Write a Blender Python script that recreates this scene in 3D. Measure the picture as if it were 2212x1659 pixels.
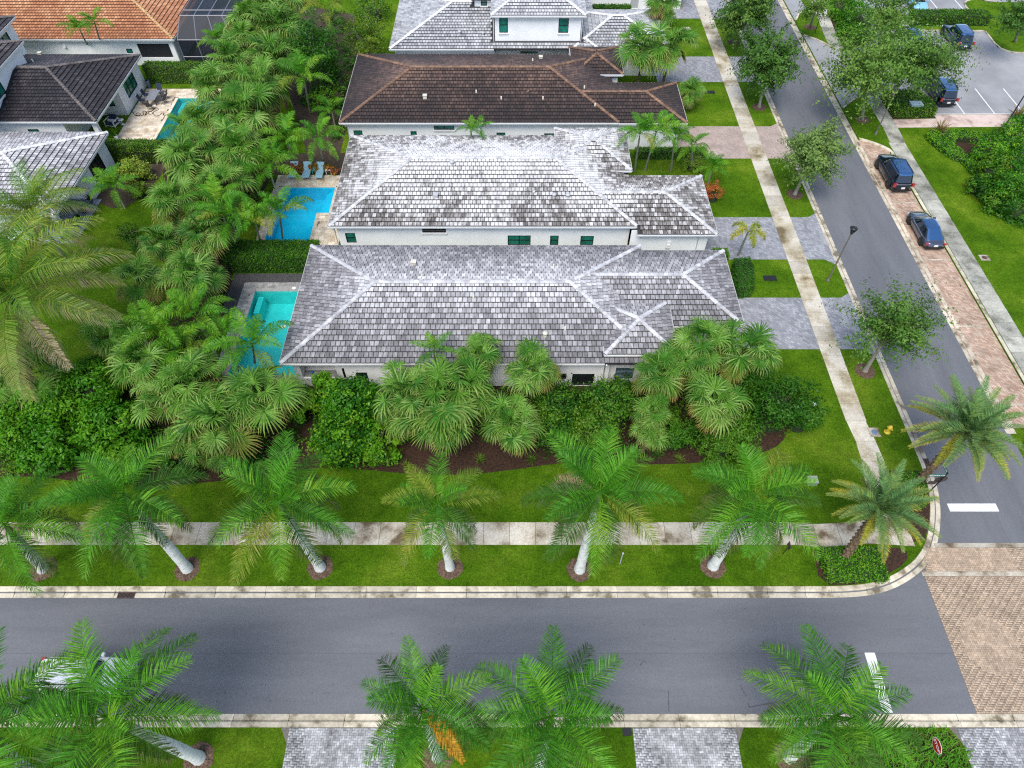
import bpy, bmesh, math, random
import numpy as np
from mathutils import Vector, Matrix
from mathutils.geometry import tessellate_polygon
for o in list(bpy.data.objects): bpy.data.objects.remove(o)
SC = bpy.context.scene; COL = SC.collection
R = math.radians; PI = math.pi
random.seed(7)
# ---------------------------------------------------------------- camera, world, sun, exposure
CH = 40.0; FP = 1475.0; CX, CY = 1106.0, 829.5; PIT = math.atan(1914/FP)
cam = bpy.data.cameras.new('camera'); camo = bpy.data.objects.new('camera', cam); COL.objects.link(camo)
cam.sensor_width = 36; cam.lens = 36*FP/2212; cam.clip_end = 4000; cam.clip_start = .5
camo.location = (0, 0, CH); camo.rotation_euler = (PI/2-PIT, 0, 0); SC.camera = camo
SUN_EL, SUN_AZ = 60, 200           # azimuth from north, clockwise: behind the camera, a little to the left
w = bpy.data.worlds.new('World'); SC.world = w; w.use_nodes = True
nt = w.node_tree; bg = nt.nodes['Background']; sky = nt.nodes.new('ShaderNodeTexSky')
sky.sky_type = 'NISHITA'; sky.sun_disc = False; sky.sun_elevation = R(SUN_EL); sky.sun_rotation = R(SUN_AZ)
sky.air_density = 1.0; sky.dust_density = 1.2; sky.ozone_density = 1.0
hs = nt.nodes.new('ShaderNodeHueSaturation'); hs.inputs['Saturation'].default_value = .85      # thin even cloud
nt.links.new(sky.outputs[0], hs.inputs['Color']); nt.links.new(hs.outputs[0], bg.inputs[0]); bg.inputs[1].default_value = .1
sun = bpy.data.lights.new('sun', 'SUN'); sun.energy = 1.5; sun.angle = R(34); sun.color = (1, .95, .86)
suno = bpy.data.objects.new('sun', sun); COL.objects.link(suno); suno.location = (0, -20, 80)
el, az = R(SUN_EL), R(SUN_AZ)
suno.rotation_euler = Vector((math.sin(az)*math.cos(el), math.cos(az)*math.cos(el), math.sin(el))).to_track_quat('Z', 'Y').to_euler()
SC.view_settings.view_transform = 'Standard'; SC.view_settings.look = 'None'
SC.view_settings.exposure = 1.3; SC.view_settings.gamma = 1; SC.view_settings.use_curve_mapping = False
SC.render.engine = 'CYCLES'; SC.cycles.use_denoising = False; SC.cycles.filter_width = 1.2; SC.cycles.max_bounces = 6; SC.cycles.transparent_max_bounces = 12
# ---------------------------------------------------------------- photo pixel (2212 wide) -> point at height z
_F = Vector((0, math.cos(PIT), -math.sin(PIT))); _U = Vector((0, math.sin(PIT), math.cos(PIT)))
def ray(x, y): return _F*FP+Vector((x-CX, 0, 0))-_U*(y-CY)
def G(x, y, z=0.0):
    d = ray(x, y); return Vector((0, 0, CH))+d*((z-CH)/d.z)
def GY(x, y, Y):
    d = ray(x, y); return Vector((0, 0, CH))+d*(Y/d.y)
def GX(x, y, X):
    d = ray(x, y); return Vector((0, 0, CH))+d*(X/d.x)
CR = {1:(0,0,1/3),2:(737.3,0,1/3),3:(1474.7,0,1/3),4:(0,553,1/3),5:(737.3,553,1/3),6:(1474.7,553,1/3),7:(0,1106,1/3),8:(737.3,1106,1/3),
      9:(1474.7,1106,1/3),10:(1720.3,0,.2222),11:(1827.9,291.9,.15744),12:(1966.2,230.4,.14814),13:(0,0,.2222),14:(192,138.3,.13887),16:(1950.9,983.1,.05555),18:(829.5,0,.27778),
      19:(491.5,337.9,.12036),20:(460.8,583.7,.14817),21:(0,368.6,.29027)}
def D(n, x, y): a = CR[n]; return a[0]+x*a[2], a[1]+y*a[2]
def C(n, x, y, z=0.0): return G(*D(n, x, y), z)
def mpp(p): return (Vector(p)-Vector((0, 0, CH))).dot(_F)/FP       # metres per photo pixel at a point
# ---------------------------------------------------------------- mesh helpers
class MB:
    def __init__(s): s.v = []; s.f = []; s.m = []; s.sm = []
    def add(s, vs, fs, mi=0, smooth=False):
        n = len(s.v); s.v += [tuple(v) for v in vs]
        for f in fs: s.f.append(tuple(i+n for i in f)); s.m.append(mi); s.sm.append(smooth)
        return s
    def box(s, x0, y0, z0, x1, y1, z1, mi=0):
        return s.add([(x0,y0,z0),(x1,y0,z0),(x1,y1,z0),(x0,y1,z0),(x0,y0,z1),(x1,y0,z1),(x1,y1,z1),(x0,y1,z1)],
                     [(0,3,2,1),(4,5,6,7),(0,1,5,4),(1,2,6,5),(2,3,7,6),(3,0,4,7)], mi)
    def cbox(s, c, sz, mi=0, rot=None):
        hx, hy, hz = sz[0]/2, sz[1]/2, sz[2]/2
        vs = [Vector((a*hx, b*hy, d*hz)) for d in (-1, 1) for a, b in ((-1,-1),(1,-1),(1,1),(-1,1))]
        if rot is not None: vs = [rot @ v for v in vs]
        return s.add([v+Vector(c) for v in vs], [(0,3,2,1),(4,5,6,7),(0,1,5,4),(1,2,6,5),(2,3,7,6),(3,0,4,7)], mi)
    def tube(s, pts, rad, n=8, mi=0, caps=True, smooth=True):
        pts = [Vector(p) for p in pts]
        if not hasattr(rad, '__len__'): rad = [rad]*len(pts)
        rings = []
        for i, p in enumerate(pts):
            t = (pts[min(i+1, len(pts)-1)]-pts[max(i-1, 0)]).normalized()
            a = t.cross(Vector((0, 0, 1)))
            if a.length < 1e-3: a = t.cross(Vector((1, 0, 0)))
            a.normalize(); b = t.cross(a)
            rings.append([p+(a*math.cos(2*PI*k/n)+b*math.sin(2*PI*k/n))*rad[i] for k in range(n)])
        vs = [v for r in rings for v in r]; fs = []
        for i in range(len(pts)-1):
            for k in range(n): fs.append((i*n+k, (i+1)*n+k, (i+1)*n+(k+1)%n, i*n+(k+1)%n))
        s.add(vs, fs, mi, smooth)
        if caps: s.add(rings[0], [tuple(range(n))], mi); s.add(rings[-1], [tuple(reversed(range(n)))], mi)
        return s
    def prism(s, poly, z0, z1, mi=0, sides=True):      # polygon (list of 2D) extruded, concave allowed
        p = [Vector((q[0], q[1], 0)) for q in poly]
        if sum(p[i].x*p[(i+1)%len(p)].y-p[(i+1)%len(p)].x*p[i].y for i in range(len(p))) < 0: p.reverse()
        n = len(p); tris = tessellate_polygon([p])
        def up(t): a, b, c = (p[i] for i in t); return t if (b-a).cross(c-a).z > 0 else tuple(reversed(t))
        s.add([(q.x, q.y, z1) for q in p], [up(t) for t in tris], mi)
        if sides:
            s.add([(q.x, q.y, z) for z in (z0, z1) for q in p], [(i, (i+1)%n, n+(i+1)%n, n+i) for i in range(n)], mi)
        return s
    def lathe(s, prof, n=16, mi=0, c=(0,0,0), smooth=True):
        vs = [(c[0]+r*math.cos(2*PI*k/n), c[1]+r*math.sin(2*PI*k/n), c[2]+z) for r, z in prof for k in range(n)]
        fs = [(i*n+k, i*n+(k+1)%n, (i+1)*n+(k+1)%n, (i+1)*n+k) for i in range(len(prof)-1) for k in range(n)]
        return s.add(vs, fs, mi, smooth)
    def mesh(s, name, mats):
        me = bpy.data.meshes.new(name); me.from_pydata(s.v, [], s.f)
        for m in (mats if isinstance(mats, (list, tuple)) else [mats]): me.materials.append(m)
        me.polygons.foreach_set('material_index', s.m); me.polygons.foreach_set('use_smooth', s.sm); me.update()
        return me
    def build(s, name, mats, parent=None, loc=None): return obj(name, s.mesh(name, mats), parent, loc)
def obj(name, data, parent=None, loc=None, rz=None, mat=None):
    o = bpy.data.objects.new(name, data); COL.objects.link(o)
    if parent is not None: o.parent = parent
    if loc is not None: o.location = loc
    if rz is not None: o.rotation_euler = (0, 0, rz)
    if mat is not None: o.matrix_local = mat
    return o
def tag(o, label, cat, group=None):
    o['label'] = label; o['category'] = cat
    if group: o['group'] = group
    return o
def thing(name, label, cat, loc=(0,0,0), rz=0, group=None):
    return tag(obj(name, None, None, loc, rz), label, cat, group)
def struct(o, label=None):
    o['kind'] = 'structure'
    if label: o['label'] = label
    return o
def stuff(o): o['kind'] = 'stuff'; return o
def np_mesh(name, V, F, mat, attrs=None, smooth=False):            # V (n,3), F (m,k) numpy
    me = bpy.data.meshes.new(name); V = np.asarray(V, np.float32); F = np.asarray(F, np.int32); k = F.shape[1]
    me.vertices.add(len(V)); me.vertices.foreach_set('co', V.ravel())
    me.loops.add(F.size); me.loops.foreach_set('vertex_index', F.ravel())
    me.polygons.add(len(F)); me.polygons.foreach_set('loop_start', np.arange(0, F.size, k, dtype=np.int32))
    me.update(calc_edges=True)
    for m in (mat if isinstance(mat, (list, tuple)) else [mat]): me.materials.append(m)
    if attrs is not None:
        for an, arr in attrs.items():
            a = me.attributes.new(an, 'FLOAT', 'FACE'); a.data.foreach_set('value', np.asarray(arr, np.float32))
    if smooth: me.polygons.foreach_set('use_smooth', np.ones(len(F), dtype=bool))
    return me
# ---------------------------------------------------------------- materials
def newmat(name):
    m = bpy.data.materials.new(name); m.use_nodes = True; n = m.node_tree
    return m, n, n.nodes['Principled BSDF'], n.links.new
def _noise(n, L, vec, scale, detail=4, rough=.55, stretch=None):
    t = n.nodes.new('ShaderNodeTexNoise'); t.inputs['Scale'].default_value = scale; t.inputs['Detail'].default_value = detail; t.inputs['Roughness'].default_value = rough
    if stretch:
        mp = n.nodes.new('ShaderNodeVectorMath'); mp.operation = 'MULTIPLY'; mp.inputs[1].default_value = stretch; L(vec, mp.inputs[0]); vec = mp.outputs[0]
    L(vec, t.inputs['Vector']); return t.outputs['Fac']
def _ramp(n, L, fac, stops):
    r = n.nodes.new('ShaderNodeValToRGB'); e = r.color_ramp.elements
    while len(e) < len(stops): e.new(.5)
    for q, (p, c) in zip(e, stops): q.position = p; q.color = (*c, 1) if len(c) == 3 else c
    L(fac, r.inputs[0]); return r.outputs[0]
def _mix(n, L, a, b, fac, mode='MIX'):
    m = n.nodes.new('ShaderNodeMix'); m.data_type = 'RGBA'; m.blend_type = mode
    for s, v in ((m.inputs[0], fac), (m.inputs[6], a), (m.inputs[7], b)):
        if hasattr(v, 'links'): L(v, s)
        else: s.default_value = v if not isinstance(v, tuple) or len(v) == 4 else (*v, 1)
    return m.outputs[2]
def _math(n, L, op, a, b=0.0, clamp=False):
    m = n.nodes.new('ShaderNodeMath'); m.operation = op; m.use_clamp = clamp
    for s, v in ((m.inputs[0], a), (m.inputs[1], b)):
        if hasattr(v, 'links'): L(v, s)
        else: s.default_value = v
    return m.outputs[0]
def _pos(n, local=False):
    if local: return n.nodes.new('ShaderNodeTexCoord').outputs['Object']
    return n.nodes.new('ShaderNodeNewGeometry').outputs['Position']
def _bump(n, L, b, h, strength, dist=.02):
    u = n.nodes.new('ShaderNodeBump'); u.inputs['Strength'].default_value = strength; u.inputs['Distance'].default_value = dist
    L(h, u.inputs['Height']); L(u.outputs[0], b.inputs['Normal'])
def _rnd(n, L, attr='rnd'):
    oi = n.nodes.new('ShaderNodeObjectInfo'); at = n.nodes.new('ShaderNodeAttribute'); at.attribute_name = attr
    return _math(n, L, 'FRACT', _math(n, L, 'ADD', oi.outputs['Random'], at.outputs['Fac']))
def _val(n, L, col, fac, lo, hi):       # multiply a colour by a value between lo and hi
    g = n.nodes.new('ShaderNodeMapRange'); g.inputs[3].default_value = lo; g.inputs[4].default_value = hi; L(fac, g.inputs[0])
    return _mix(n, L, col, g.outputs[0], 1.0, 'MULTIPLY')
def _valn(n, L, col, noise, lo, hi):     # the same for a noise, whose values crowd round the middle
    g = n.nodes.new('ShaderNodeMapRange'); g.inputs[1].default_value = .3; g.inputs[2].default_value = .7; g.inputs[3].default_value = lo; g.inputs[4].default_value = hi; L(noise, g.inputs[0])
    return _mix(n, L, col, g.outputs[0], 1.0, 'MULTIPLY')
def M(name, c1, c2=None, scale=2., rough=.75, c3=None, bump=0, bscale=60, stretch=None, lo=.35, hi=.65, rnd=None, fine=None, metal=0, coat=0, spec=.5, local=False, detail=5):
    m, n, b, L = newmat(name); b.inputs['Roughness'].default_value = rough; b.inputs['Metallic'].default_value = metal
    b.inputs['Coat Weight'].default_value = coat; b.inputs['Specular IOR Level'].default_value = spec; b.inputs['Coat Roughness'].default_value = .04
    p = _pos(n, local)
    if c2 is None: b.inputs['Base Color'].default_value = (*c1, 1); col = None
    else:
        st = [(lo, c1), (hi, c2)] if c3 is None else [(lo, c1), ((lo+hi)/2, c2), (hi, c3)]
        col = _ramp(n, L, _noise(n, L, p, scale, detail, .6, stretch), st)
    if fine:
        if col is None: col = (*c1, 1)
        col = _valn(n, L, col, _noise(n, L, p, fine[0], 3, .7), fine[1], fine[2])
    if rnd: col = _val(n, L, col if col is not None else (*c1, 1), _rnd(n, L), rnd[0], rnd[1])
    if col is not None: L(col, b.inputs['Base Color'])
    if bump: _bump(n, L, b, _noise(n, L, p, bscale, 3, .6), bump)
    return m
def grass_mat(name, a, b2, c):
    m, n, b, L = newmat(name); p = _pos(n); b.inputs['Roughness'].default_value = .95; b.inputs['Specular IOR Level'].default_value = .05
    col = _ramp(n, L, _noise(n, L, p, .22, 5, .6), [(.36, a), (.5, b2), (.66, c)])
    col = _valn(n, L, col, _noise(n, L, p, 1.4, 6, .75), .72, 1.28)
    col = _valn(n, L, col, _noise(n, L, p, 6.5, 3, .8), .62, 1.38)
    col = _valn(n, L, col, _noise(n, L, p, 20, 3, .85), .5, 1.5)
    L(col, b.inputs['Base Color']); _bump(n, L, b, _noise(n, L, p, 38, 3, .8), 1.0, .09); return m
def paver_mat(name, stops, bw=.4, bh=.2, rot=0, mortar=(.12,.12,.12), stain=.5):
    m, n, b, L = newmat(name); p = _pos(n); b.inputs['Roughness'].default_value = .8
    mp = n.nodes.new('ShaderNodeMapping'); mp.inputs['Rotation'].default_value = (0, 0, rot); L(p, mp.inputs[0])
    t = n.nodes.new('ShaderNodeTexBrick'); t.inputs['Scale'].default_value = 1; t.inputs['Brick Width'].default_value = bw; t.inputs['Row Height'].default_value = bh
    t.inputs['Mortar Size'].default_value = .012; t.inputs['Color1'].default_value = (0,0,0,1); t.inputs['Color2'].default_value = (1,1,1,1); t.inputs['Mortar'].default_value = (.5,.5,.5,1)
    L(mp.outputs[0], t.inputs['Vector'])
    vo = n.nodes.new('ShaderNodeSeparateColor'); L(t.outputs['Color'], vo.inputs[0])
    col = _ramp(n, L, vo.outputs[0], stops)
    col = _valn(n, L, col, _noise(n, L, p, .7, 5, .65), 1-stain, 1+stain*.8)
    col = _mix(n, L, col, (*mortar, 1), t.outputs['Fac']); L(col, b.inputs['Base Color']); _bump(n, L, b, _math(n, L, 'SUBTRACT', 1.0, t.outputs['Fac']), .5, .01); return m
def tile_mat(name, stops, zlo, zhi, hw=.35, fleck=None, nscale=.35, rough=.55, nw=.45, sub=0.0):    # weathered roof tile: dirt low on the slope, streaks, each tile its own tone
    m, n, b, L = newmat(name); p = _pos(n); b.inputs['Roughness'].default_value = rough
    sp = n.nodes.new('ShaderNodeSeparateXYZ'); L(p, sp.inputs[0])
    g = n.nodes.new('ShaderNodeMapRange'); L(sp.outputs[2], g.inputs[0]); g.inputs[1].default_value = zlo; g.inputs[2].default_value = zhi; g.inputs[3].default_value = -hw/2; g.inputs[4].default_value = hw/2
    big = _noise(n, L, p, nscale, 5, .6); str_ = _noise(n, L, p, 5.5, 3, .6, (1.2, .28, .28)); rn = _rnd(n, L)
    f = _math(n, L, 'ADD', _math(n, L, 'MULTIPLY', big, nw), _math(n, L, 'MULTIPLY', str_, .6))
    f = _math(n, L, 'ADD', f, _math(n, L, 'MULTIPLY', rn, .26)); f = _math(n, L, 'ADD', f, g.outputs[0]); f = _math(n, L, 'SUBTRACT', f, .5*nw-.05+sub, True)
    col = _ramp(n, L, f, stops)
    col = _valn(n, L, col, _noise(n, L, p, 26, 3, .7), .75, 1.25)
    L(col, b.inputs['Base Color']); _bump(n, L, b, _noise(n, L, p, 45, 3, .7), .35, .01); return m
def leaf_mat(name, cols, rough=.5, trans=.35, vary=.35, pscale=.5, tipbrown=None):
    m, n, b, L = newmat(name); p = _pos(n); b.inputs['Roughness'].default_value = rough; b.inputs['Specular IOR Level'].default_value = .18
    f = _math(n, L, 'ADD', _math(n, L, 'MULTIPLY', _noise(n, L, p, pscale, 3, .6), .9), _math(n, L, 'MULTIPLY', _rnd(n, L), .55)); f = _math(n, L, 'SUBTRACT', f, .22, True)
    k = len(cols); col = _ramp(n, L, f, [(.12+.76*i/(k-1), c) for i, c in enumerate(cols)])
    col = _valn(n, L, col, _noise(n, L, p, 9, 2, .6), 1-vary, 1+vary)
    if tipbrown:
        at = n.nodes.new('ShaderNodeAttribute'); at.attribute_name = 'tip'
        col = _mix(n, L, col, (*tipbrown, 1), _math(n, L, 'MULTIPLY', at.outputs['Fac'], 1.0, True))
    L(col, b.inputs['Base Color'])
    tr = n.nodes.new('ShaderNodeBsdfTranslucent'); L(_mix(n, L, col, (1.0, 1.0, .55, 1), 1.0, 'MULTIPLY'), tr.inputs[0])
    mx = n.nodes.new('ShaderNodeMixShader'); mx.inputs[0].default_value = trans
    L(b.outputs[0], mx.inputs[1]); L(tr.outputs[0], mx.inputs[2]); L(mx.outputs[0], n.nodes['Material Output'].inputs[0]); return m
def water_mat(name, tint):
    m, n, b, L = newmat(name); p = _pos(n)
    b.inputs['Base Color'].default_value = (*[c*.6 for c in tint], 1); b.inputs['Roughness'].default_value = .04
    _bump(n, L, b, _noise(n, L, p, 3.0, 3, .5), .12, .05)
    tr = n.nodes.new('ShaderNodeBsdfTransparent'); tr.inputs[0].default_value = (*tint, 1)
    fr = n.nodes.new('ShaderNodeFresnel'); fr.inputs[0].default_value = 1.33
    gl = n.nodes.new('ShaderNodeBsdfGlossy'); gl.inputs['Roughness'].default_value = .03; L(n.nodes['Bump'].outputs[0], gl.inputs['Normal'])
    mx = n.nodes.new('ShaderNodeMixShader'); L(fr.outputs[0], mx.inputs[0]); L(tr.outputs[0], mx.inputs[1]); L(gl.outputs[0], mx.inputs[2])
    L(mx.outputs[0], n.nodes['Material Output'].inputs[0]); return m
MT = {}
MT['grass'] = grass_mat('lawn_grass', (.050,.122,.004), (.080,.172,.006), (.138,.225,.014))
MT['asphalt_x'] = M('asphalt_front', (.100,.105,.119), (.142,.148,.164), .35, .85, stretch=(.25,1.6,1), lo=.3, hi=.7, bump=.3, bscale=60, fine=(13,.86,1.14))
MT['asphalt_y'] = M('asphalt_side', (.100,.105,.119), (.142,.148,.164), .35, .85, stretch=(1.6,.25,1), lo=.3, hi=.7, bump=.3, bscale=60, fine=(13,.86,1.14))
MT['lot'] = M('asphalt_lot', (.20,.205,.215), (.32,.325,.34), .25, .85, lo=.3, hi=.7, fine=(30,.8,1.2))
MT['kerb'] = M('kerb_concrete', (.17,.14,.09), (.46,.41,.31), .9, .8, c3=(.58,.52,.41), lo=.36, hi=.56, fine=(5,.8,1.15), bump=.15, rnd=(.8,1.12))
MT['slab'] = M('sidewalk_concrete', (.12,.085,.045), (.40,.35,.27), .5, .8, c3=(.54,.50,.42), lo=.36, hi=.58, fine=(9,.72,1.22), bump=.12, rnd=(.72,1.15), detail=7)
MT['slab_e'] = M('sidewalk_concrete_east', (.15,.15,.12), (.33,.33,.28), .6, .8, c3=(.44,.43,.37), lo=.36, hi=.62, fine=(9,.7,1.25), bump=.12, rnd=(.75,1.15), detail=7)
MT['slab_w'] = M('sidewalk_concrete_west', (.16,.12,.06), (.38,.33,.23), .35, .8, c3=(.54,.50,.42), lo=.34, hi=.54, fine=(9,.75,1.2), bump=.12, rnd=(.8,1.12), detail=6)
MT['paint'] = M('road_paint', (.66,.66,.66), (.80,.80,.80), 3, .6, fine=(25,.8,1.1))
MT['mulch'] = M('brown_mulch', (.014,.006,.0025), (.052,.022,.009), 7, .95, lo=.4, hi=.62, bump=1, bscale=22, fine=(35,.5,1.6))
MT['gravel'] = M('dark_gravel', (.02,.02,.022), (.09,.09,.095), 14, .9, lo=.4, hi=.62, bump=1, bscale=25)
MT['soil'] = M('dark_soil', (.03,.022,.015), (.07,.05,.03), 3, .95, bump=1, bscale=20)
MT['brick'] = M('tan_paver', (.34,.25,.175), (.43,.33,.24), 5, .85, rnd=(.82,1.18), fine=(.9,.85,1.15), bump=.2, bscale=50)
MT['greypaver'] = M('grey_paver', (.31,.315,.325), (.40,.405,.415), 5, .85, rnd=(.72,1.25), fine=(1.1,.45,1.35), bump=.2, bscale=50)
MT['joint'] = M('paver_joint_sand', (.10,.095,.085), (.16,.15,.13), 6, .95)
MT['drive_g'] = paver_mat('grey_driveway_pavers', [(0,(.20,.205,.23)),(.5,(.26,.265,.29)),(1,(.34,.345,.365))], .3, .2, .785, (.17,.18,.20), .25)
MT['drive_p'] = paver_mat('pink_driveway_pavers', [(0,(.31,.24,.20)),(.5,(.37,.29,.25)),(1,(.43,.35,.31))], .22, .11, .785, (.30,.24,.22), .3)
MT['bay'] = paver_mat('red_parking_pavers', [(0,(.33,.20,.135)),(.5,(.42,.295,.215)),(1,(.52,.41,.32))], .28, .14, .785, (.28,.2,.15), .35)
MT['pinkwalk'] = M('pink_concrete_walk', (.34,.25,.22), (.52,.40,.35), .6, .8, c3=(.58,.47,.42), lo=.38, hi=.55, fine=(8,.85,1.15))
MT['travertine'] = M('travertine', (.48,.37,.24), (.62,.53,.41), 1.2, .7, rnd=(.78,1.16), fine=(8,.82,1.18), c3=(.70,.63,.52))
MT['greydeck'] = M('grey_stone_deck', (.20,.20,.20), (.34,.33,.32), 2, .8, rnd=(.8,1.15), fine=(9,.8,1.2))
MT['white'] = M('white_stucco', (.78,.79,.80), (.86,.87,.88), .8, .85, fine=(6,.97,1.02))
MT['trim'] = M('white_trim', (.82,.82,.82), rough=.45)
MT['frame'] = M('dark_window_frame', (.012,.012,.012), rough=.4)
MT['pane'] = M('green_glass', (.006,.10,.075), (.02,.21,.155), 1.3, .06, spec=.8)
MT['pane_dark'] = M('dark_glass', (.006,.008,.009), (.015,.03,.03), 1.2, .05, spec=.8)
MT['black'] = M('black_metal', (.012,.012,.013), rough=.4)
MT['bronze'] = M('bronze_pole', (.045,.04,.03), rough=.5)
MT['olive'] = M('grey_pole', (.17,.16,.13), rough=.5, metal=.3)
MT['screen'] = M('black_insect_screen', (.012,.013,.018), rough=.7)
# ================================================================ THE SETTING: ground, roads, kerbs, walks, pools
POOLS = {'A': [(-21.2,40.5),(-15.9,40.5),(-15.9,31.6),(-21.2,31.6)],
         'B': [(-21.85,54.4),(-16.75,54.4),(-16.75,50.55),(-17.85,50.55),(-17.85,46.6),(-21.85,46.6)],
         'F': [(-36.4,70.2),(-31.8,70.2),(-31.8,62.0),(-36.4,62.0)]}
def sheet(name, poly, z, mat, holes=(), parent=None):
    loops = [[Vector((p[0], p[1], 0)) for p in q] for q in [poly, *holes]]
    flat = [p for l in loops for p in l]; mb = MB()
    fs = []
    for t in tessellate_polygon(loops):
        a, b, c = (flat[i] for i in t); cr = (b-a).cross(c-a).z
        if abs(cr) > 1e-9: fs.append(t if cr > 0 else tuple(reversed(t)))
    mb.add([(p.x, p.y, z) for p in flat], fs); return mb.build(name, mat, parent)
HOLES = list(POOLS.values())
def _grow(p, s):
    cx = sum(q[0] for q in p)/len(p); cy = sum(q[1] for q in p)/len(p)
    return [(q[0]+s*(1 if q[0] > cx else -1), q[1]+s*(1 if q[1] > cy else -1)) for q in p]
struct(sheet('ground', [(-1500,-1500),(1500,-1500),(1500,1500),(-1500,1500)], -.16, MT['grass'], HOLES))
corner = [(17.7,15.46),(19.6,15.46),(20.97,15.48),(22.1,15.75),(23.55,16.33),(24.75,17.05),(25.82,18.04),(26.65,19.3),(27.2,20.5),(27.6,22.0),(27.76,23.6)]
struct(sheet('lawn', [(-300,15.46)]+corner+[(27.76,300),(-300,300)], 0, MT['grass'], HOLES))
sl = MB(); sl.prism([(-300,-150),(300,-150),(300,7.72),(-300,7.72)], -.15, 0); struct(sl.build('lawn', MT['grass']))
el_ = MB(); el_.prism([(37.0,18.5),(36.0,19.2),(35.45,20.5),(35.45,25.5),(36.2,26.6),(37.3,27.2),(37.9,27.6),(37.9,60.9),(37.5,61.1),(36.25,62.05),(35.45,62.4),(35.45,300),(300,300),(300,18.5)], -.15, 0)
struct(el_.build('lawn', MT['grass']))
struct(sheet('road', [(-300,8.3),(25.12,8.3),(25.12,18.0),(-300,18.0)], -.12, MT['asphalt_x']))
struct(sheet('road', [(25.13,18.2),(35.0,18.2),(35.0,300),(25.13,300)], -.12, MT['asphalt_y']))
struct(sheet('road', [(37.6,8.3),(300,8.3),(300,18.2),(37.6,18.2)], -.12, MT['asphalt_x']))
ib = struct(sheet('paved_crossing', [(25.1,8.3),(37.6,8.3),(37.6,18.2),(25.1,18.2)], -.135, MT['joint']))
struct(sheet('parking_bay', [(35.0,27),(38.1,27),(38.1,60.9),(37.5,61.3),(36.25,62.2),(35.0,62.8)], -.118, MT['bay']))
def bandbox(parent, name, x0, y0, x1, y1, z, mat, t=.03):
    mb = MB(); mb.box(x0, y0, z-t, x1, y1, z); return mb.build(name, mat, parent)
# --- kerbs swept along a path; 3 m castings with open joints
def path_pts(p, step):
    out = [Vector((*p[0], 0))]
    for a, b in zip(p, p[1:]):
        a, b = Vector((*a, 0)), Vector((*b, 0)); n = max(1, int(round((b-a).length/step)))
        out += [a.lerp(b, i/n) for i in range(1, n+1)]
    return out
def smooth_path(p, k=2):
    for _ in range(k):
        q = [p[0]]
        for a, b in zip(p, p[1:]): q += [(a[0]*.75+b[0]*.25, a[1]*.75+b[1]*.25), (a[0]*.25+b[0]*.75, a[1]*.25+b[1]*.75)]
        p = q+[p[-1]]
    return p
ROLL = [(0,-.116),(.28,-.112),(.30,-.15),(.36,-.15),(.375,-.04),(.43,-.005),(.66,.012),(.69,-.02),(.69,-.15)]
def kerb(path, prof, side, mat, root, step=.75, per=4, name='kerb_stone', skip=()):
    pts = path_pts(path, step); nn = len(pts)
    nor = []
    for i in range(nn):
        t = (pts[min(i+1, nn-1)]-pts[max(i-1, 0)]).normalized(); nor.append(Vector((-t.y, t.x, 0))*side)
    for s0 in range(0, nn-1, per):
        idx = list(range(s0, min(s0+per, nn-1)+1)); mb = MB(); rings = []
        for j, i in enumerate(idx):
            p = pts[i].copy(); t = (pts[min(i+1, nn-1)]-pts[max(i-1, 0)]).normalized()
            if j == 0: p += t*.009
            if j == len(idx)-1: p -= t*.009
            rings.append([(p+nor[i]*o_+Vector((0, 0, z))) for o_, z in prof])
        k = len(prof); vs = [v for r in rings for v in r]
        q = lambda a, b, c, d: (a, b, c, d) if side < 0 else (d, c, b, a)
        fs = [q(r*k+a, r*k+a+1, (r+1)*k+a+1, (r+1)*k+a) for r in range(len(rings)-1) for a in range(k-1)]
        fs += [tuple(range(k)), tuple(reversed(range((len(rings)-1)*k, len(rings)*k)))]
        mid = pts[idx[len(idx)//2]]
        if any(abs(mid.x-sx) < .1 and abs(mid.y-sy) < .1 for sx, sy in skip): continue
        mb.add(vs, fs); mb.build(name, mat, root)
kn = struct(obj('kerb', None)); kn['label'] = 'pale rolled concrete kerb round the corner lawn'
outc = [(17.6,14.78),(19.4,14.78),(21.25,14.89),(22.54,15.18),(23.73,15.65),(25.15,16.48),(26.17,17.43),(27.06,18.77),(27.83,20.5),(28.28,22.2),(28.40,24.0)]
kerb([(-72,14.78),(17.6,14.78)], ROLL, 1, MT['kerb'], kn)
kerb(smooth_path(outc, 2), ROLL, 1, MT['kerb'], kn, .6, 5)
kerb([(28.40,24.0),(28.40,132)], ROLL, 1, MT['kerb'], kn)
ks = struct(obj('kerb', None)); kerb([(-60,8.40),(60,8.40)], ROLL, -1, MT['kerb'], ks)
ke = struct(obj('kerb', None)); VG = [(0,-.117),(.27,-.112),(.30,-.145),(.36,-.145),(.39,-.112),(.68,-.105),(.69,-.15)]
kerb([(34.75,26.5),(34.75,132)], VG, -1, MT['kerb'], ke)
UP = [(0,-.15),(.01,-.02),(.05,.012),(.30,.015),(.32,0)]
kb = struct(obj('kerb', None)); kerb(smooth_path([(35.45,62.4),(36.25,62.0),(37.4,61.1),(37.9,60.4),(37.9,59.5)], 1), UP, 1, MT['kerb'], kb, .6, 5); kerb([(37.9,59.5),(37.9,27.6)], UP, 1, MT['kerb'], kb)
kerb(smooth_path([(37.9,27.6),(37.3,27.2),(36.2,26.6),(35.45,25.5),(35.3,23),(35.45,20.5),(36.0,19.2),(37.0,18.5),(40,18.4)], 1), UP, 1, MT['kerb'], kb, .6, 5)
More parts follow.
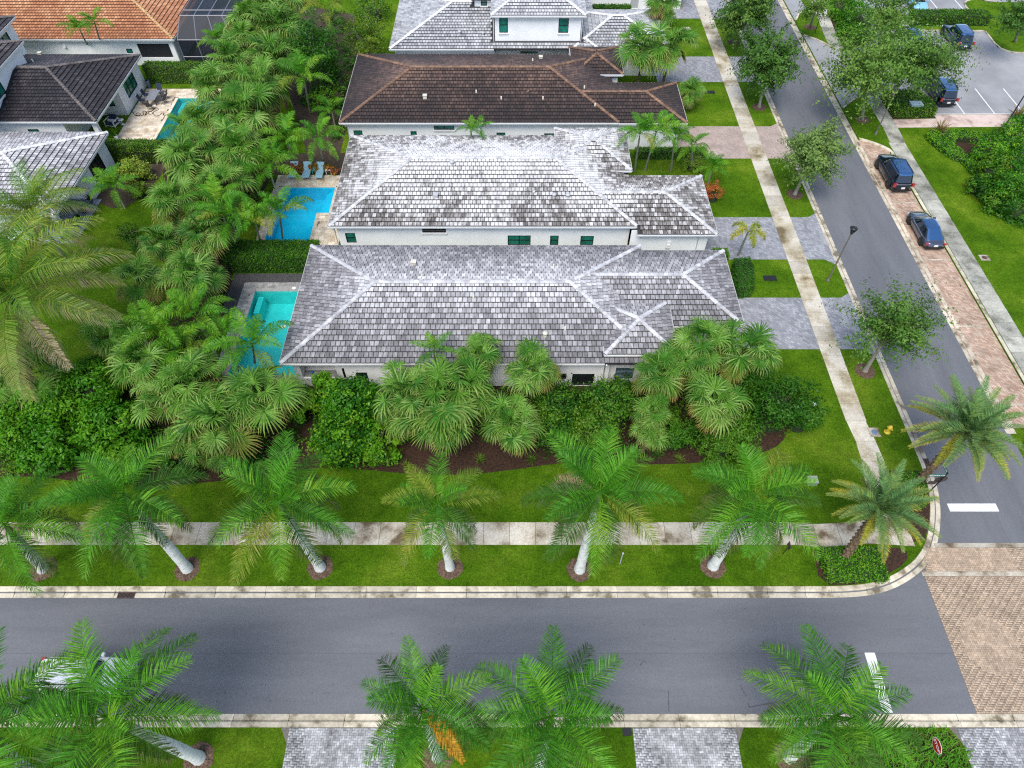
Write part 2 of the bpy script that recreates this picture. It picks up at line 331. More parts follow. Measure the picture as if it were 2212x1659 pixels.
# --- drain grates in the gutters
def grate(x, y, rz, label):
    t = thing('drain_grate', label, 'drain', (x, y, -.105), rz, 'storm drains in the gutters')
    MB().box(-.52,-.36,-.03,.52,.36,-.005).build('sump', MT['black'], t)
    fr = MB(); fr.box(-.52,-.36,-.005,.52,-.31,.014).box(-.52,.31,-.005,.52,.36,.014).box(-.52,-.31,-.005,-.47,.31,.014).box(.47,-.31,-.005,.52,.31,.014).box(-.47,-.025,-.005,.47,.025,.012); fr.build('grate_frame', MT['iron'], t)
    me = MB().box(-.017,-.31,-.005,.017,.31,.01).mesh('bar', MT['iron'])
    for i in range(11): obj('bar', me, t, (-.41+i*.082, 0, 0))
MT['iron'] = M('rusty_iron', (.05,.03,.028), (.10,.06,.05), 9, .7)
grate(-23.1, 15.1, 0, 'rusty drain grate in the kerb of the front road')
grate(28.1, 23.95, PI/2, 'drain grate in the kerb beside the leaning corner date palm')
# --- concrete walks, slab by slab
def slabs(root, quads, mat, z=.02):
    for a, b, c, d in quads:
        mb = MB(); v = [Vector(p) for p in (a, b, c, d)]; cn = sum(v, Vector((0, 0)))/4
        v = [p+(cn-p).normalized()*.016 for p in v]
        mb.prism([(p.x, p.y) for p in v], -.06, z); mb.build('slab', mat, root)
sw = struct(obj('sidewalk', None)); q = []
x = -51.0
while x < 17: q.append(((x,18.1),(x+1.64,18.1),(x+1.64,19.66),(x,19.66))); x += 1.64
xs = [x, 19.2, 20.7, 22.3, 23.9, 25.2]; lo = [18.1,17.94,18.05,18.2,18.1,18.0]; hi = [19.66,19.53,19.6,19.75,20.2,20.4]
for i in range(5): q.append(((xs[i],lo[i]),(xs[i+1],lo[i+1]),(xs[i+1],hi[i+1]),(xs[i],hi[i])))
slabs(sw, q, MT['slab'])
ws = struct(obj('sidewalk', None)); q = []
cl = [(20.4,23.6,25.2),(21.6,23.45,25.05),(22.6,23.5,25.05),(24.2,23.78,25.32),(25.8,23.86,25.26),(27.5,23.72,25.1)]
for a, b in zip(cl, cl[1:]): q.append(((a[1],a[0]),(a[2],a[0]),(b[2],b[0]),(b[1],b[0])))
y = 27.5
while y < 135: q.append(((23.69,y),(25.16+min(.18,(y-27)*.01),y),(25.16+min(.18,(y-25.5)*.01),y+1.51),(23.69,y+1.51))); y += 1.51
slabs(ws, q, MT['slab_w'])
es = struct(obj('sidewalk', None)); q = []; y = 27.7
while y < 60.5: q.append(((38.25,y),(39.9,y),(39.92,y+1.55),(38.25,y+1.55))); y += 1.55
while y < 120:
    f = lambda y: 38.25+.35*min(1, max(0, (y-60)/4))-.6*min(1, max(0, (y-72)/8))+.8*min(1, max(0, (y-84)/8))
    if not 70.3 < y+.7 < 80.6: q.append(((f(y),y),(f(y)+1.55,y),(f(y+1.55)+1.55,y+1.55),(f(y+1.55),y+1.55)))
    y += 1.55
slabs(es, q, MT['slab_e'])
struct(sheet('path', [(39.95,64.5),(50.2,64.65),(56,64.8),(60,65),(60,67.1),(44.8,66.95),(44.8,66.2),(39.95,66.0)], .006, MT['pinkwalk']))
# --- driveways
for y0, y1, m in ((34.2,39.75,'drive_g'),(44.35,50.0,'drive_g'),(59.05,64.75,'drive_p'),(73.6,79.3,'drive_g'),(88.9,94.6,'drive_g')):
    struct(sheet('driveway', [(16.3,y0),(26.9,y0),(27.76,y0-.7),(27.76,y1+.55),(26.95,y1),(16.3,y1)], .008, MT[m]))
# --- pavers that can be told apart: laid one by one, the nearest as pieces, the rest of the field joined
def pavers(root, x0, y0, x1, y1, z, mat, bw, bh, sub, near, keep=None, gap=.006, t=.03, pat='bond', name='paver'):
    cells = []; rng = random.Random(sub)
    if pat == 'herring':
        n = int((x1-x0)/bh)+4; mrow = int((y1-y0)/bh)+4
        for j in range(-2, mrow):
            for i in range(-2, n):
                k = (i-j) % 4
                if k == 0: cells.append((x0+i*bh, y0+j*bh, 2*bh, bh))
                elif k == 3: cells.append((x0+i*bh, y0+j*bh, bh, 2*bh))
    else:
        y = y0; r = 0
        while y < y1-.01:
            x = x0-(bw*.5 if r % 2 else 0)-rng.random()*bw*.3; h_ = min(bh, y1-y)
            while x < x1:
                wv = bw*rng.choice((.62, 1, 1, 1, .8)) if pat == 'ashlar' else bw
                a, b = max(x, x0), min(x+wv, x1)
                if b-a > .04: cells.append((a, y, b-a, h_))
                x += wv
            y += bh; r += 1
    if pat == 'herring': cells = [(max(c[0],x0), max(c[1],y0), min(c[0]+c[2],x1)-max(c[0],x0), min(c[1]+c[3],y1)-max(c[1],y0)) for c in cells]; cells = [c for c in cells if c[2] > .025 and c[3] > .025]
    cells = [c for c in cells if c[0] >= x0-.001 and c[1] >= y0-.001 and c[0]+c[2] <= x1+.001 and c[1]+c[3] <= y1+.001 and (keep is None or keep(c[0]+c[2]/2, c[1]+c[3]/2))]
    cells.sort(key=lambda c: (c[0]+c[2]/2-near[0])**2+(c[1]+c[3]/2-near[1])**2)
    meshes = {}
    for c in cells[:300]:
        key = (round(c[2], 2), round(c[3], 2))
        if key not in meshes: meshes[key] = MB().box(-key[0]/2+gap, -key[1]/2+gap, -t, key[0]/2-gap, key[1]/2-gap, 0).mesh(name, mat)
        obj(name, meshes[key], root, (c[0]+c[2]/2, c[1]+c[3]/2, z+rng.uniform(-.004, .004)))
    rest = cells[300:]
    if rest:
        a = np.array(rest); n = len(a); zz = z+np.random.RandomState(sub).uniform(-.004, .004, n)
        X0 = a[:,0]+gap; Y0 = a[:,1]+gap; X1 = a[:,0]+a[:,2]-gap; Y1 = a[:,1]+a[:,3]-gap
        V = np.stack([np.stack([X, Y, Z], 1) for X, Y, Z in ((X0,Y0,zz-t),(X1,Y0,zz-t),(X1,Y1,zz-t),(X0,Y1,zz-t),(X0,Y0,zz),(X1,Y0,zz),(X1,Y1,zz),(X0,Y1,zz))], 1).reshape(-1, 3)
        base = np.array([(4,5,6,7),(0,1,5,4),(1,2,6,5),(2,3,7,6),(3,0,4,7)])
        F = (base[None]+np.arange(n)[:,None,None]*8).reshape(-1, 4)
        stuff(obj(name+'_field', np_mesh(name+'_field', V, F, mat, {'rnd': np.repeat(np.random.RandomState(sub+1).rand(n), 5)}), root))
pavers(ib, 25.14, 8.42, 37.5, 16.14, -.112, MT['brick'], .24, .12, 11, (27.4, 12), pat='herring')
ib2 = struct(sheet('crosswalk', [(25.2,16.4),(37.6,16.4),(37.6,18.0),(25.2,18.0)], -.13, MT['joint']))
pavers(ib2, 25.4, 16.44, 37.5, 17.98, -.111, MT['brick'], .24, .12, 12, (28.4, 17), pat='herring')
bandbox(ib2, 'white_band', 25.05, 16.14, 37.5, 16.43, -.108, MT['slab']); bandbox(ib2, 'white_band', 26.5, 17.99, 37.5, 18.29, -.108, MT['slab'])
for i, (x0, x1) in enumerate(((-11.85,-6.05),(6.42,11.9),(23.72,31.5))):
    dv = struct(sheet('driveway', [(x0-.45*(i!=1),7.72),(x1+.45*(i==1),7.72),(x1,6.9),(x1,-4),(x0,-4),(x0,6.9)], .004, MT['joint']))
    pavers(dv, x0, 3.6, x1, 7.70, .022, MT['greypaver'], .24, .12, 20+i, ((x0+x1)/2, 7.2), pat='herring', keep=None)
# --- painted marks
def mark(name, poly, z, mat=None): return struct(sheet(name, poly, z, mat or MT['paint']))
mark('stop_bar', [(20.06,8.46),(20.6,8.46),(20.64,11.61),(20.06,11.61)], -.115)
mark('stop_bar', [(28.42,20.48),(31.6,20.48),(31.6,21.05),(28.42,21.05)], -.115)
for y in (29.0,36.7,44.45,52.25): mark('bay_line', [(35.45,y-.07),(37.88,y-.07),(37.88,y+.07),(35.45,y+.07)], -.113, MT['slab'])
MT['seam'] = M('asphalt_seam', (.085,.085,.10), rough=.9); MT['tar'] = M('dark_asphalt_stain', (.05,.05,.058), (.09,.09,.10), 20, .8)
mark('asphalt_seam', [(-72,11.57),(25,11.57),(25,11.585),(-72,11.585)], -.1165, MT['seam'])
mark('asphalt_seam', [(31.3,18.4),(31.312,18.4),(31.312,130),(31.3,130)], -.1165, MT['seam'])
rg = random.Random(5); sp = MB()
for i in range(150):
    x, y = rg.uniform(-20, 24), rg.uniform(8.6, 14.5)
    if rg.random() < .45: y = rg.choice((9.05,9.45,9.9))+rg.uniform(-.03,.03); x = rg.uniform(-20,-2)
    a = rg.uniform(.012,.045); b = a*rg.uniform(.5,1.2); t = rg.random()*PI
    sp.prism([(x+a*math.cos(t+k*PI/3)*rg.uniform(.7,1.2), y+b*math.sin(t+k*PI/3)) for k in range(6)], 0, -.1162, sides=False)
for p0, p1 in (((8.6,9.6),(8.5,8.55)),((12.6,9.9),(12.85,9.3)),((12.9,8.75),(14.6,9.0)),((12.9,8.72),(12.88,8.95)),((7.2,10.9),(7.5,11.2))):
    a, b = Vector(p0), Vector(p1); nrm = Vector((-(b-a).y, (b-a).x)).normalized(); pts = []
    for s_ in (1, -1):
        for k in range(9):
            u = k/8 if s_ > 0 else 1-k/8; pp = a.lerp(b, u)+nrm*s_*rg.uniform(.008,.035); pts.append((pp.x, pp.y))
    sp.prism(pts, 0, -.1161, sides=False)
stuff(sp.build('tar_spots', MT['tar']))
# --- parking lot and its entrance
struct(sheet('parking_lot', [(35.5,68.4),(36.3,69.3),(37.4,70.3),(38.5,70.7),(45,70.6),(45,67.05),(110,67.9),(110,200),(44,200),(44,89.9),(43,84),(42,81.6),(38.2,81.0),(37.1,83.0),(35.5,84.4)], .005, MT['lot']))
struct(sheet('road', [(35.5,88.4),(36.4,90.3),(37.7,91.5),(37.9,110),(35.5,110)], .004, MT['lot']))
il = MB(); il.prism([(49.3,85.75),(58.15,85.6),(57.9,81.5),(58.9,80.3),(61,80.2),(110,81),(110,93),(62,93.3),(60.4,94.2),(58.8,93.3),(58.4,91.5),(58.8,89.8),(49.3,89.8)], 0, .09)
struct(il.build('lawn', MT['grass'], None))
ki = struct(obj('kerb', None)); IK = [(0,-.0),(.0,.11),(.18,.11),(.2,.08)]
kerb([(49.3,85.6),(58.0,85.45)], IK, 1, MT['kerb'], ki); kerb(smooth_path([(58.0,85.45),(57.75,81.5),(58.8,80.1),(61,80.0),(64,80.1)], 1), IK, 1, MT['kerb'], ki, .7, 5)
kerb(smooth_path([(63,93.5),(60.4,94.4),(58.6,93.5),(58.2,91.6),(58.6,89.7)], 1), IK, 1, MT['kerb'], ki, .7, 5)
kerb(smooth_path([(35.5,84.4),(37.1,83.0),(38.2,81.0)], 1), IK, 1, MT['kerb'], ki, .7, 5); kerb(smooth_path([(38.3,70.6),(37.4,70.2),(36.3,69.2),(35.5,68.3)], 1), IK, 1, MT['kerb'], ki, .7, 5)
kerb(smooth_path([(37.8,91.6),(36.4,90.4),(35.5,88.4)], 1), IK, 1, MT['kerb'], ki, .7, 5)
for x in (48.15,51.37,54.5,57.6): mark('bay_line', [(x-.06,67.15),(x+.06,67.15),(x+.06,72.2),(x-.06,72.2)], .009)
for x in (51.4,54.6,57.8): mark('bay_line', [(x-.06,89.95),(x+.06,89.95),(x+.06,94.5),(x-.06,94.5)], .009)
mark('bay_line', [(45.05,67.0),(58,67.12),(58,67.22),(45.05,67.1)], .0095)
# --- planting beds
wav = [(-48,22.9),(-40,22.6),(-33,23.2),(-26,22.2),(-19,22.6),(-13,23.9),(-8,23.3),(-4,23.0),(0,23.5),(4,24.2),(8,23.9),(12,24.0),(15,24.3),(18.4,25.2),(19.6,27.0),(19.4,29.5),(18.6,31.5),(17,33.4)]
struct(sheet('planting_bed', smooth_path(wav, 2)+[(10,33.0),(10,30.9),(-15.4,30.9),(-16.3,30.9),(-21.6,31.3),(-22.5,33),(-23.2,41),(-24.6,45),(-23,58),(-26,74),(-31,74),(-33.4,64),(-34,57),(-31.5,50),(-29,45.5),(-27,41),(-27.5,36),(-31,31),(-48,31)], .006, MT['mulch']))
struct(sheet('planting_bed', [(-25.5,74),(-20,58.5),(-17.2,58.2),(-17.2,75),(-20,90),(-33,95),(-32,80)], .006, MT['soil']))
struct(sheet('planting_bed', smooth_path([(-39.2,52.7),(-37.4,51.4),(-35.9,51.3),(-34.6,53.1),(-34.0,55.4),(-33.9,57.5),(-34.2,58.6),(-39.2,58.6)], 1), .005, MT['soil']))
struct(sheet('planting_bed', smooth_path([(18.8,17.9),(18.55,15.52),(20.9,15.55),(22.4,15.95),(24.4,17.0),(24.6,17.9),(23,17.95)], 1), .006, MT['mulch']))
struct(sheet('planting_bed', [(25.2,18.3),(26.0,18.5),(26.7,19.7),(27.4,21.4),(27.72,23.4),(25.4,23.5),(25.1,22),(25.3,20.4)], .006, MT['mulch']))
struct(sheet('planting_bed', [(39.8,66.1),(44.75,66.3),(44.9,68.7),(44.9,70.5),(40.0,70.6)], .007, MT['mulch']))
struct(sheet('planting_bed', [(39.55,80.9),(42,81.7),(43,84),(44,89.8),(43.5,97),(40.2,97),(39.9,90)], .007, MT['mulch']))
struct(sheet('planting_bed', smooth_path([(44.2,61.1),(45.3,62.0),(46.7,61.6),(47.6,60.8),(50,61.3),(52.5,60),(60,58),(60,50),(48,50.0),(46.3,50.2),(45.2,52.5),(45.3,55.6),(44.9,58.2)], 1), .006, MT['mulch']))
struct(sheet('planting_bed', smooth_path([(14.8,7.0),(23.0,7.7),(23.7,6.9),(23.7,3.5),(14.8,3.5)], 1), .002, MT['mulch']))
struct(sheet('planting_bed', [(-16.3,56.45),(-23.2,56.45),(-23.6,60.0),(-16.3,60.0)], .0075, MT['soil']))
# --- pools: basin, water, deck of single stones
def pool(key, tint, wall, deck_rect, deckmat, bw, bh, sub, near, ledges, label, deep=1.5):
    P = POOLS[key]; t = thing('pool', label, 'pool', (0,0,0))
    n = len(P); mb = MB(); pr = list(P)
    mb.add([(x,y,z) for z in (-deep,.02) for x, y in pr], [(i, n+i, n+(i+1)%n, (i+1)%n) for i in range(n)]); mb.build('basin_wall', wall, t)
    sheet('basin_floor', P, -deep, wall, (), t)
    wt = sheet('water', P, -.1, water_mat('pool_water', tint), (), t)
    for l in ledges: MB().box(*l).build('ledge', wall, t)
    x0, y0, x1, y1 = deck_rect; inside = lambda x, y, m=.02: _inpoly(x, y, P)
    dk = struct(sheet('pool_deck', [(x0,y0),(x1,y0),(x1,y1),(x0,y1)], .008, MT['joint'], [P]))
    pavers(dk, x0, y0, x1, y1, .045, deckmat, bw, bh, sub, near, keep=lambda x, y: not any(_inpoly(x+a, y+b, P) for a in (-bw*.42,0,bw*.42) for b in (-bh*.42,0,bh*.42)), pat='ashlar', name='deck_stone')
    cp = MB()
    for i in range(n):
        a, b = Vector((*P[i],0)), Vector((*P[(i+1)%n],0)); d = (b-a).normalized(); nr = Vector((-d.y, d.x, 0))
        a2, b2 = a-d*.0, b+d*.0
        cp.add([(*(a2-nr*.02).xy,.012),(*(b2-nr*.02).xy,.012),(*(b2+nr*.3).xy,.012),(*(a2+nr*.3).xy,.012),(*(a2-nr*.02).xy,.055+i*.0012),(*(b2-nr*.02).xy,.055+i*.0012),(*(b2+nr*.3).xy,.055+i*.0012),(*(a2+nr*.3).xy,.055+i*.0012)],
               [(4,5,6,7),(0,1,5,4),(1,2,6,5),(2,3,7,6),(3,0,4,7)])
    cp.build('coping', deckmat, t)
def _inpoly(x, y, P):
    c = False; j = len(P)-1
    for i in range(len(P)):
        if (P[i][1] > y) != (P[j][1] > y) and x < (P[j][0]-P[i][0])*(y-P[i][1])/(P[j][1]-P[i][1])+P[i][0]: c = not c
        j = i
    return c
tealw = M('teal_pool_plaster', (.11,.55,.54), (.16,.64,.62), 1.5, .6); bluew = M('blue_pool_plaster', (.05,.50,.66), (.09,.60,.76), 1.5, .6)
pool('A', (.42,.93,.94), tealw, (-22.3,31.2,-15.6,41.5), MT['greydeck'], .5, .3, 31, (-21.7,39), [(-20.95,38.3,-1.5,-20.5,40.15,-.3)], 'turquoise pool at the end of the nearest grey roofed house')
pool('B', (.30,.90,1.0), bluew, (-22.6,45.4,-15.2,56.3), MT['travertine'], .6, .4, 32, (-18,55.5), [(-17.1,50.6,-1.5,-16.78,54.35,-.28),(-17.45,50.6,-1.5,-17.11,54.35,-.5),(-17.75,50.6,-1.5,-17.46,54.35,-.75)], 'bright blue L shaped pool below the three blue sun loungers')
pool('F', (.25,.82,.85), tealw, (-40.5,61.6,-31.0,72.1), MT['travertine'], .6, .4, 33, (-38.2,65), [(-35.95,67.9,-1.5,-35.55,69.7,-.3)], 'teal pool with pale travertine deck at the dark roofed house')
struct(sheet('gravel_strip', [(-23.4,38),(-22.32,38),(-22.32,41.52),(-16,41.52),(-16,42.6),(-23.4,42.6)], .011, MT['gravel']))
# ================================================================ HOUSES
PITCH = .31; TW, TE = .34, .41; SL = math.atan(PITCH)
def clip(poly, f):                      # keep the part of a convex polygon where f >= 0
    out = []
    for i in range(len(poly)):
        a, b = poly[i], poly[(i+1) % len(poly)]; fa, fb = f(a), f(b)
        if fa >= 0: out.append(a)
        if fa*fb < 0: t = fa/(fa-fb); out.append((a[0]+(b[0]-a[0])*t, a[1]+(b[1]-a[1])*t))
    return out
def tile_mesh(mats, s):                 # one whole tile: origin at the middle of its butt, +x along the eave, +y up the slope (plan)
    a = TW/2-.02; mb = MB(); b0, b1 = .105, .014
    V = [(-a,0,b0),(a,0,b0),(a,TE+.01,s*(TE+.01)+b1),(-a,TE+.01,s*(TE+.01)+b1),(-a,0,-.01),(a,0,-.01),(a,TE+.01,s*TE-.01),(-a,TE+.01,s*TE-.01)]
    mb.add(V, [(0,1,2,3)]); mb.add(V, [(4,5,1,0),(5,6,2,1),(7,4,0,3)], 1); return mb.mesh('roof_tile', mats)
def cap_mesh(mats):
    mb = MB(); w_, h_ = .155, .11; pr = [(-w_,0),(-w_*.62,h_*.8),(0,h_),(w_*.62,h_*.8),(w_,0)]
    V = [(0, x*1.12, z+.03) for x, z in pr]+[(.40, x, z) for x, z in pr]
    mb.add(V, [(i, i+1, i+6, i+5) for i in range(4)]); mb.add(V, [(4,3,2,1,0),(5,6,7,8,9)], 1); return mb.mesh('ridge_cap', mats)
def hfield(r, x, y):                    # height of hip roof r = (x0,y0,x1,y1,h,pitch) at a point, None outside
    x0, y0, x1, y1, h, s = r[:6]
    if len(r) > 7 and r[7] and x+y < r[7][0]+r[7][1]-.1 and y < (y0+y1)/2+.3: return None
    d = min(x-x0, x1-x, y-y0, y1-y); return None if d < -.02 else h+s*d
def roof(house, rects, mats, nparts=300, capm=None):
    capm = capm or CAPS.get(mats[0].name)
    deck = MB(); rf = None
    for (x0, y0, x1, y1, h, s, *fl) in rects:
        rr = min(x1-x0, y1-y0)/2; lx = (x1-x0) >= (y1-y0)
        if len(fl) > 1 and fl[1]:
            xm, yb = fl[1]; ym = (y0+y1)/2; g = .012; zt = h+s*rr
            deck.add([(xm,y0,h-g),(x1,y0,h-g),(x1-rr,ym,zt-g),(xm-(ym-yb),ym,zt-g),(xm,yb,h+s*(yb-y0)-g),(x1,y1,h-g),(xm-3,y1,h-g),(xm,y0,h-.16),(x1,y0,h-.16),(x1,y1,h-.16)], [(0,1,2,3,4),(1,5,2),(5,6,3,2),(1,0,7,8),(5,1,8,9)])
            continue
        A = (x0+rr, (y0+y1)/2) if lx else ((x0+x1)/2, y0+rr); B = (x1-rr, (y0+y1)/2) if lx else ((x0+x1)/2, y1-rr); zt = h+s*rr
        g = .012; V = [(x0,y0,h-g),(x1,y0,h-g),(x1,y1,h-g),(x0,y1,h-g),(*A,zt-g),(*B,zt-g),(x0+.02,y0+.02,h-.16),(x1-.02,y0+.02,h-.16),(x1-.02,y1-.02,h-.16),(x0+.02,y1-.02,h-.16)]
        F = [(0,1,5,4),(2,3,4,5),(1,2,5),(3,0,4)] if lx else [(0,1,4),(1,2,5,4),(2,3,5),(3,0,4,5)]
        deck.add(V, F+[(9,8,7,6),(1,0,6,7),(2,1,7,8),(3,2,8,9),(0,3,9,6)])
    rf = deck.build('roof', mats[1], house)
    whole, V, Fq, Ft, rv, mi = [], [], [], [], [], []
    caps = []
    for ri, (x0, y0, x1, y1, h, s, *fl) in enumerate(rects):
        hide = fl[0] if fl else ''; cl_ = fl[1] if len(fl) > 1 else None; ymid = (y0+y1)/2
        others = [r for k, r in enumerate(rects) if k != ri]
        rr = min(x1-x0, y1-y0)/2
        for fc, org, ux, vy, L in (('S',(x0,y0),(1,0),(0,1),x1-x0),('N',(x1,y1),(-1,0),(0,-1),x1-x0),('E',(x1,y0),(0,1),(-1,0),y1-y0),('W',(x0,y1),(0,-1),(1,0),y1-y0)):
            if fc in hide: continue
            nrow = int(math.ceil(rr/TE))
            for j in range(nrow):
                v0 = j*TE; v1 = v0+TE+.01; n = int(L/TW)+2; off = (TW/2 if j % 2 else 0)-TW*.5
                for i in range(n):
                    u0 = i*TW+off; u1 = u0+TW
                    um, vm = (u0+u1)/2, v0+TE/2
                    if u1 < v0-.01 or u0 > L-v0+.01: continue
                    X = org[0]+ux[0]*um+vy[0]*vm; Y = org[1]+ux[1]*um+vy[1]*vm; zc = h+s*vm
                    if any((hf := hfield(r, X, Y)) is not None and hf > zc+.22 for r in others): continue
                    if cl_ and X+Y < cl_[0]+cl_[1]+.02 and Y < ymid+.1: continue
                    q = [(u0+.02,v0),(u1-.02,v0),(u1-.02,v1),(u0+.02,v1)]; fullq = True
                    for f in (lambda p: p[0]-p[1], lambda p: L-p[1]-p[0], lambda p: rr-p[1]):
                        if min(f(p) for p in q) < 0: q = clip(q, f); fullq = False
                        if len(q) < 3: break
                    if len(q) < 3: continue
                    if fullq: whole.append((X, Y, zc, org[0]+ux[0]*um+vy[0]*v0, org[1]+ux[1]*um+vy[1]*v0, h+s*v0, math.atan2(ux[1], ux[0]), fc, ri)); continue
                    _emit(V, Ft, q, org, ux, vy, h, s, v0, rv, mi)
        lx = (x1-x0) >= (y1-y0); zt = h+s*rr
        A = (x0+rr, (y0+y1)/2, zt) if lx else ((x0+x1)/2, y0+rr, zt); B = (x1-rr, (y0+y1)/2, zt) if lx else ((x0+x1)/2, y1-rr, zt)
        lines = [((x0,y0,h),A),((x0,y1,h),A if lx else B),((x1,y0,h),B if lx else A),((x1,y1,h),B)]
        if (Vector(A)-Vector(B)).length > .5: lines.append((A, B))
        for a, b in lines:
            a, b = Vector(a), Vector(b); n = max(1, int(round((b-a).length/.37)))
            for k in range(n):
                p = a.lerp(b, k/n)+Vector((0,0,.035)); m = a.lerp(b, (k+.5)/n)
                if any((hf := hfield(r, m.x, m.y)) is not None and hf > m.z+.14 for r in others): continue
                if cl_ and m.x+m.y < cl_[0]+cl_[1] and m.y < ymid+.1: continue
                d = (b-a).normalized(); caps.append((p, d))
    random.Random(3).shuffle(whole)
    sep = sorted(whole, key=lambda t: (t[7] != 'S', (t[0]-0)**2+(t[1]-10)**2+(t[2]-40)**2))[:nparts]; ss = set(id(t) for t in sep)
    me = None
    for t in sep:
        s = rects[t[8]][5]
        if me is None: me = tile_mesh(mats, s)
        obj('roof_tile', me, rf, (t[3], t[4], t[5]), t[6])
    for t in whole:
        if id(t) in ss: continue
        rect = rects[t[8]]; a = TW/2-.02; c, sn = math.cos(t[6]), math.sin(t[6])
        _emit(V, Ft, [(-a,0),(a,0),(a,TE+.01),(-a,TE+.01)], (t[3],t[4]), (c,sn), (-sn,c), t[5], rect[5], 0, rv, mi)
    if Ft:
        mesh = bpy.data.meshes.new('roof_tile_field'); mesh.from_pydata(V, [], Ft)
        for m in mats: mesh.materials.append(m)
        mesh.polygons.foreach_set('material_index', mi); at = mesh.attributes.new('rnd', 'FLOAT', 'FACE'); at.data.foreach_set('value', rv)
        stuff(obj('roof_tile_field', mesh, rf))
    cm = cap_mesh((capm or mats[0], mats[1]))
    for p, d in caps:
        xa = d; ya = Vector((0,0,1)).cross(xa).normalized(); za = xa.cross(ya)
        obj('ridge_cap', cm, rf, mat=Matrix(((xa.x,ya.x,za.x,p.x),(xa.y,ya.y,za.y,p.y),(xa.z,ya.z,za.z,p.z),(0,0,0,1))))
    return rf
_rt = random.Random(9)
def _emit(V, Ft, q, org, ux, vy, h, s, v0, rv, mi):
    n = len(V); k = len(q); r_ = _rt.random()
    top = []; bot = []
    for u, v in q:
        x = org[0]+ux[0]*u+vy[0]*v; y = org[1]+ux[1]*u+vy[1]*v; z = h+s*v
        top.append((x, y, z+.105-.091*min(1, (v-v0)/TE))); bot.append((x, y, z-.01))
    V += top+bot; Ft.append(tuple(n+i for i in range(k))); rv.append(r_); mi.append(0)
    for i in range(k):
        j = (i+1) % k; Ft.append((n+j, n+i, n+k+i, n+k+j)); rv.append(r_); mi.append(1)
def wall(name, house, p0, p1, z0, z1, holes=(), mat=None, depth=.14):      # outward face to the right of p0->p1
    p0, p1 = Vector((*p0, 0)), Vector((*p1, 0)); d = (p1-p0); L = d.length; d.normalize(); nrm = Vector((d.y, -d.x, 0))
    us = sorted({0, L, *[min(max(v, 0), L) for h in holes for v in h[:2]]}); zs = sorted({z0, z1, *[min(max(v, z0), z1) for h in holes for v in h[2:4]]})
    mb = MB(); P = lambda u, z, o=0: p0+d*u+Vector((0, 0, z))-nrm*o
    for a, b in zip(us, us[1:]):
        for c, e in zip(zs, zs[1:]):
            um, zm = (a+b)/2, (c+e)/2
            if any(h[0] < um < h[1] and h[2] < zm < h[3] for h in holes): continue
            mb.add([P(a,c), P(b,c), P(b,e), P(a,e)], [(0,1,2,3)])
    for h in holes:
        a, b, c, e = h[:4]; dp = h[4] if len(h) > 4 else depth
        mb.add([P(a,c), P(b,c), P(b,e), P(a,e), P(a,c,dp), P(b,c,dp), P(b,e,dp), P(a,e,dp)], [(0,1,5,4),(1,2,6,5),(2,3,7,6),(3,0,4,7)])
    return mb.build(name, mat or MT['white'], house)
def window(house, p0, p1, hole, pane='pane', cols=1, rows=2, sill=True, depth=.11):
    p0, p1 = Vector((*p0, 0)), Vector((*p1, 0)); d = (p1-p0).normalized(); nrm = Vector((d.y, -d.x, 0)); a, b, c, e = hole[:4]
    rot = Matrix((d, -nrm, Vector((0,0,1)))).transposed(); P = lambda u, z, o: p0+d*u+Vector((0, 0, z))-nrm*o
    f = .06; fr = MB()
    for u, z, su, sz in ((a+f/2,(c+e)/2,f,e-c),(b-f/2,(c+e)/2,f,e-c),((a+b)/2,c+f/2,b-a-2*f-.002,f),((a+b)/2,e-f/2,b-a-2*f-.002,f)): fr.cbox(P(u,z,depth-.045), (su,.07,sz), 0, rot)
    for i in range(1, cols): fr.cbox(P(a+(b-a)*i/cols,(c+e)/2,depth-.04), (.07,.05,e-c-2*f-.002), 0, rot)
    for i in range(1, rows): fr.cbox(P((a+b)/2,c+(e-c)*i/rows,depth-.038), (b-a-2*f-.002,.045,.055), 0, rot)
    wn = fr.build('window', MT['frame'], house)
    MB().cbox(P((a+b)/2,(c+e)/2,depth+.005), (b-a-.02,.03,e-c-.02), 0, rot).build('pane', MT[pane], wn)
    if sill: MB().cbox(P((a+b)/2,c-.05,-.055), (b-a+.16,.13,.09), 0, rot).build('sill', MT['trim'], wn)
    return wn
def uz(p0, p1, D0, D1):       # two opposite window corners in the photo -> hole (u0,u1,z0,z1) on a wall plane
    p0, p1 = Vector(p0), Vector(p1); d = (p1-p0).normalized(); r = []
    for x, y in (D0, D1):
        q = GY(x, y, p0.y) if abs(d.y) < .5 else GX(x, y, p0.x)
        r.append(((Vector((q.x, q.y))-p0).dot(d), q.z))
    (a, c), (b, e) = r; return (min(a,b), max(a,b), min(c,e), max(c,e))
def gutter(house, segs, z):
    for (a, b) in segs:
        a, b = Vector((*a, z)), Vector((*b, z)); d = (b-a).normalized(); nrm = Vector((d.y, -d.x, 0)); rot = Matrix((d, -nrm, Vector((0,0,1)))).transposed(); L = (b-a).length
        g = MB(); g.cbox((a+b)/2+nrm*.065+Vector((0,0,-.02)), (L+.02,.015,.13), 0, rot).cbox((a+b)/2+nrm*.035+Vector((0,0,-.08)), (L,.075,.015), 0, rot).cbox((a+b)/2+nrm*.004+Vector((0,0,-.10)), (L,.03,.2), 0, rot)
        g.build('gutter', MT['trim'], house)
def spout(house, x, y, z, foot=(0,0)):
    MB().tube([(x,y,z),(x+foot[0]*.5,y+foot[1]*.5,z-.35),(x+foot[0],y+foot[1],z-.5),(x+foot[0],y+foot[1],.1)], .05, 6).build('downspout', MT['trim'], house)
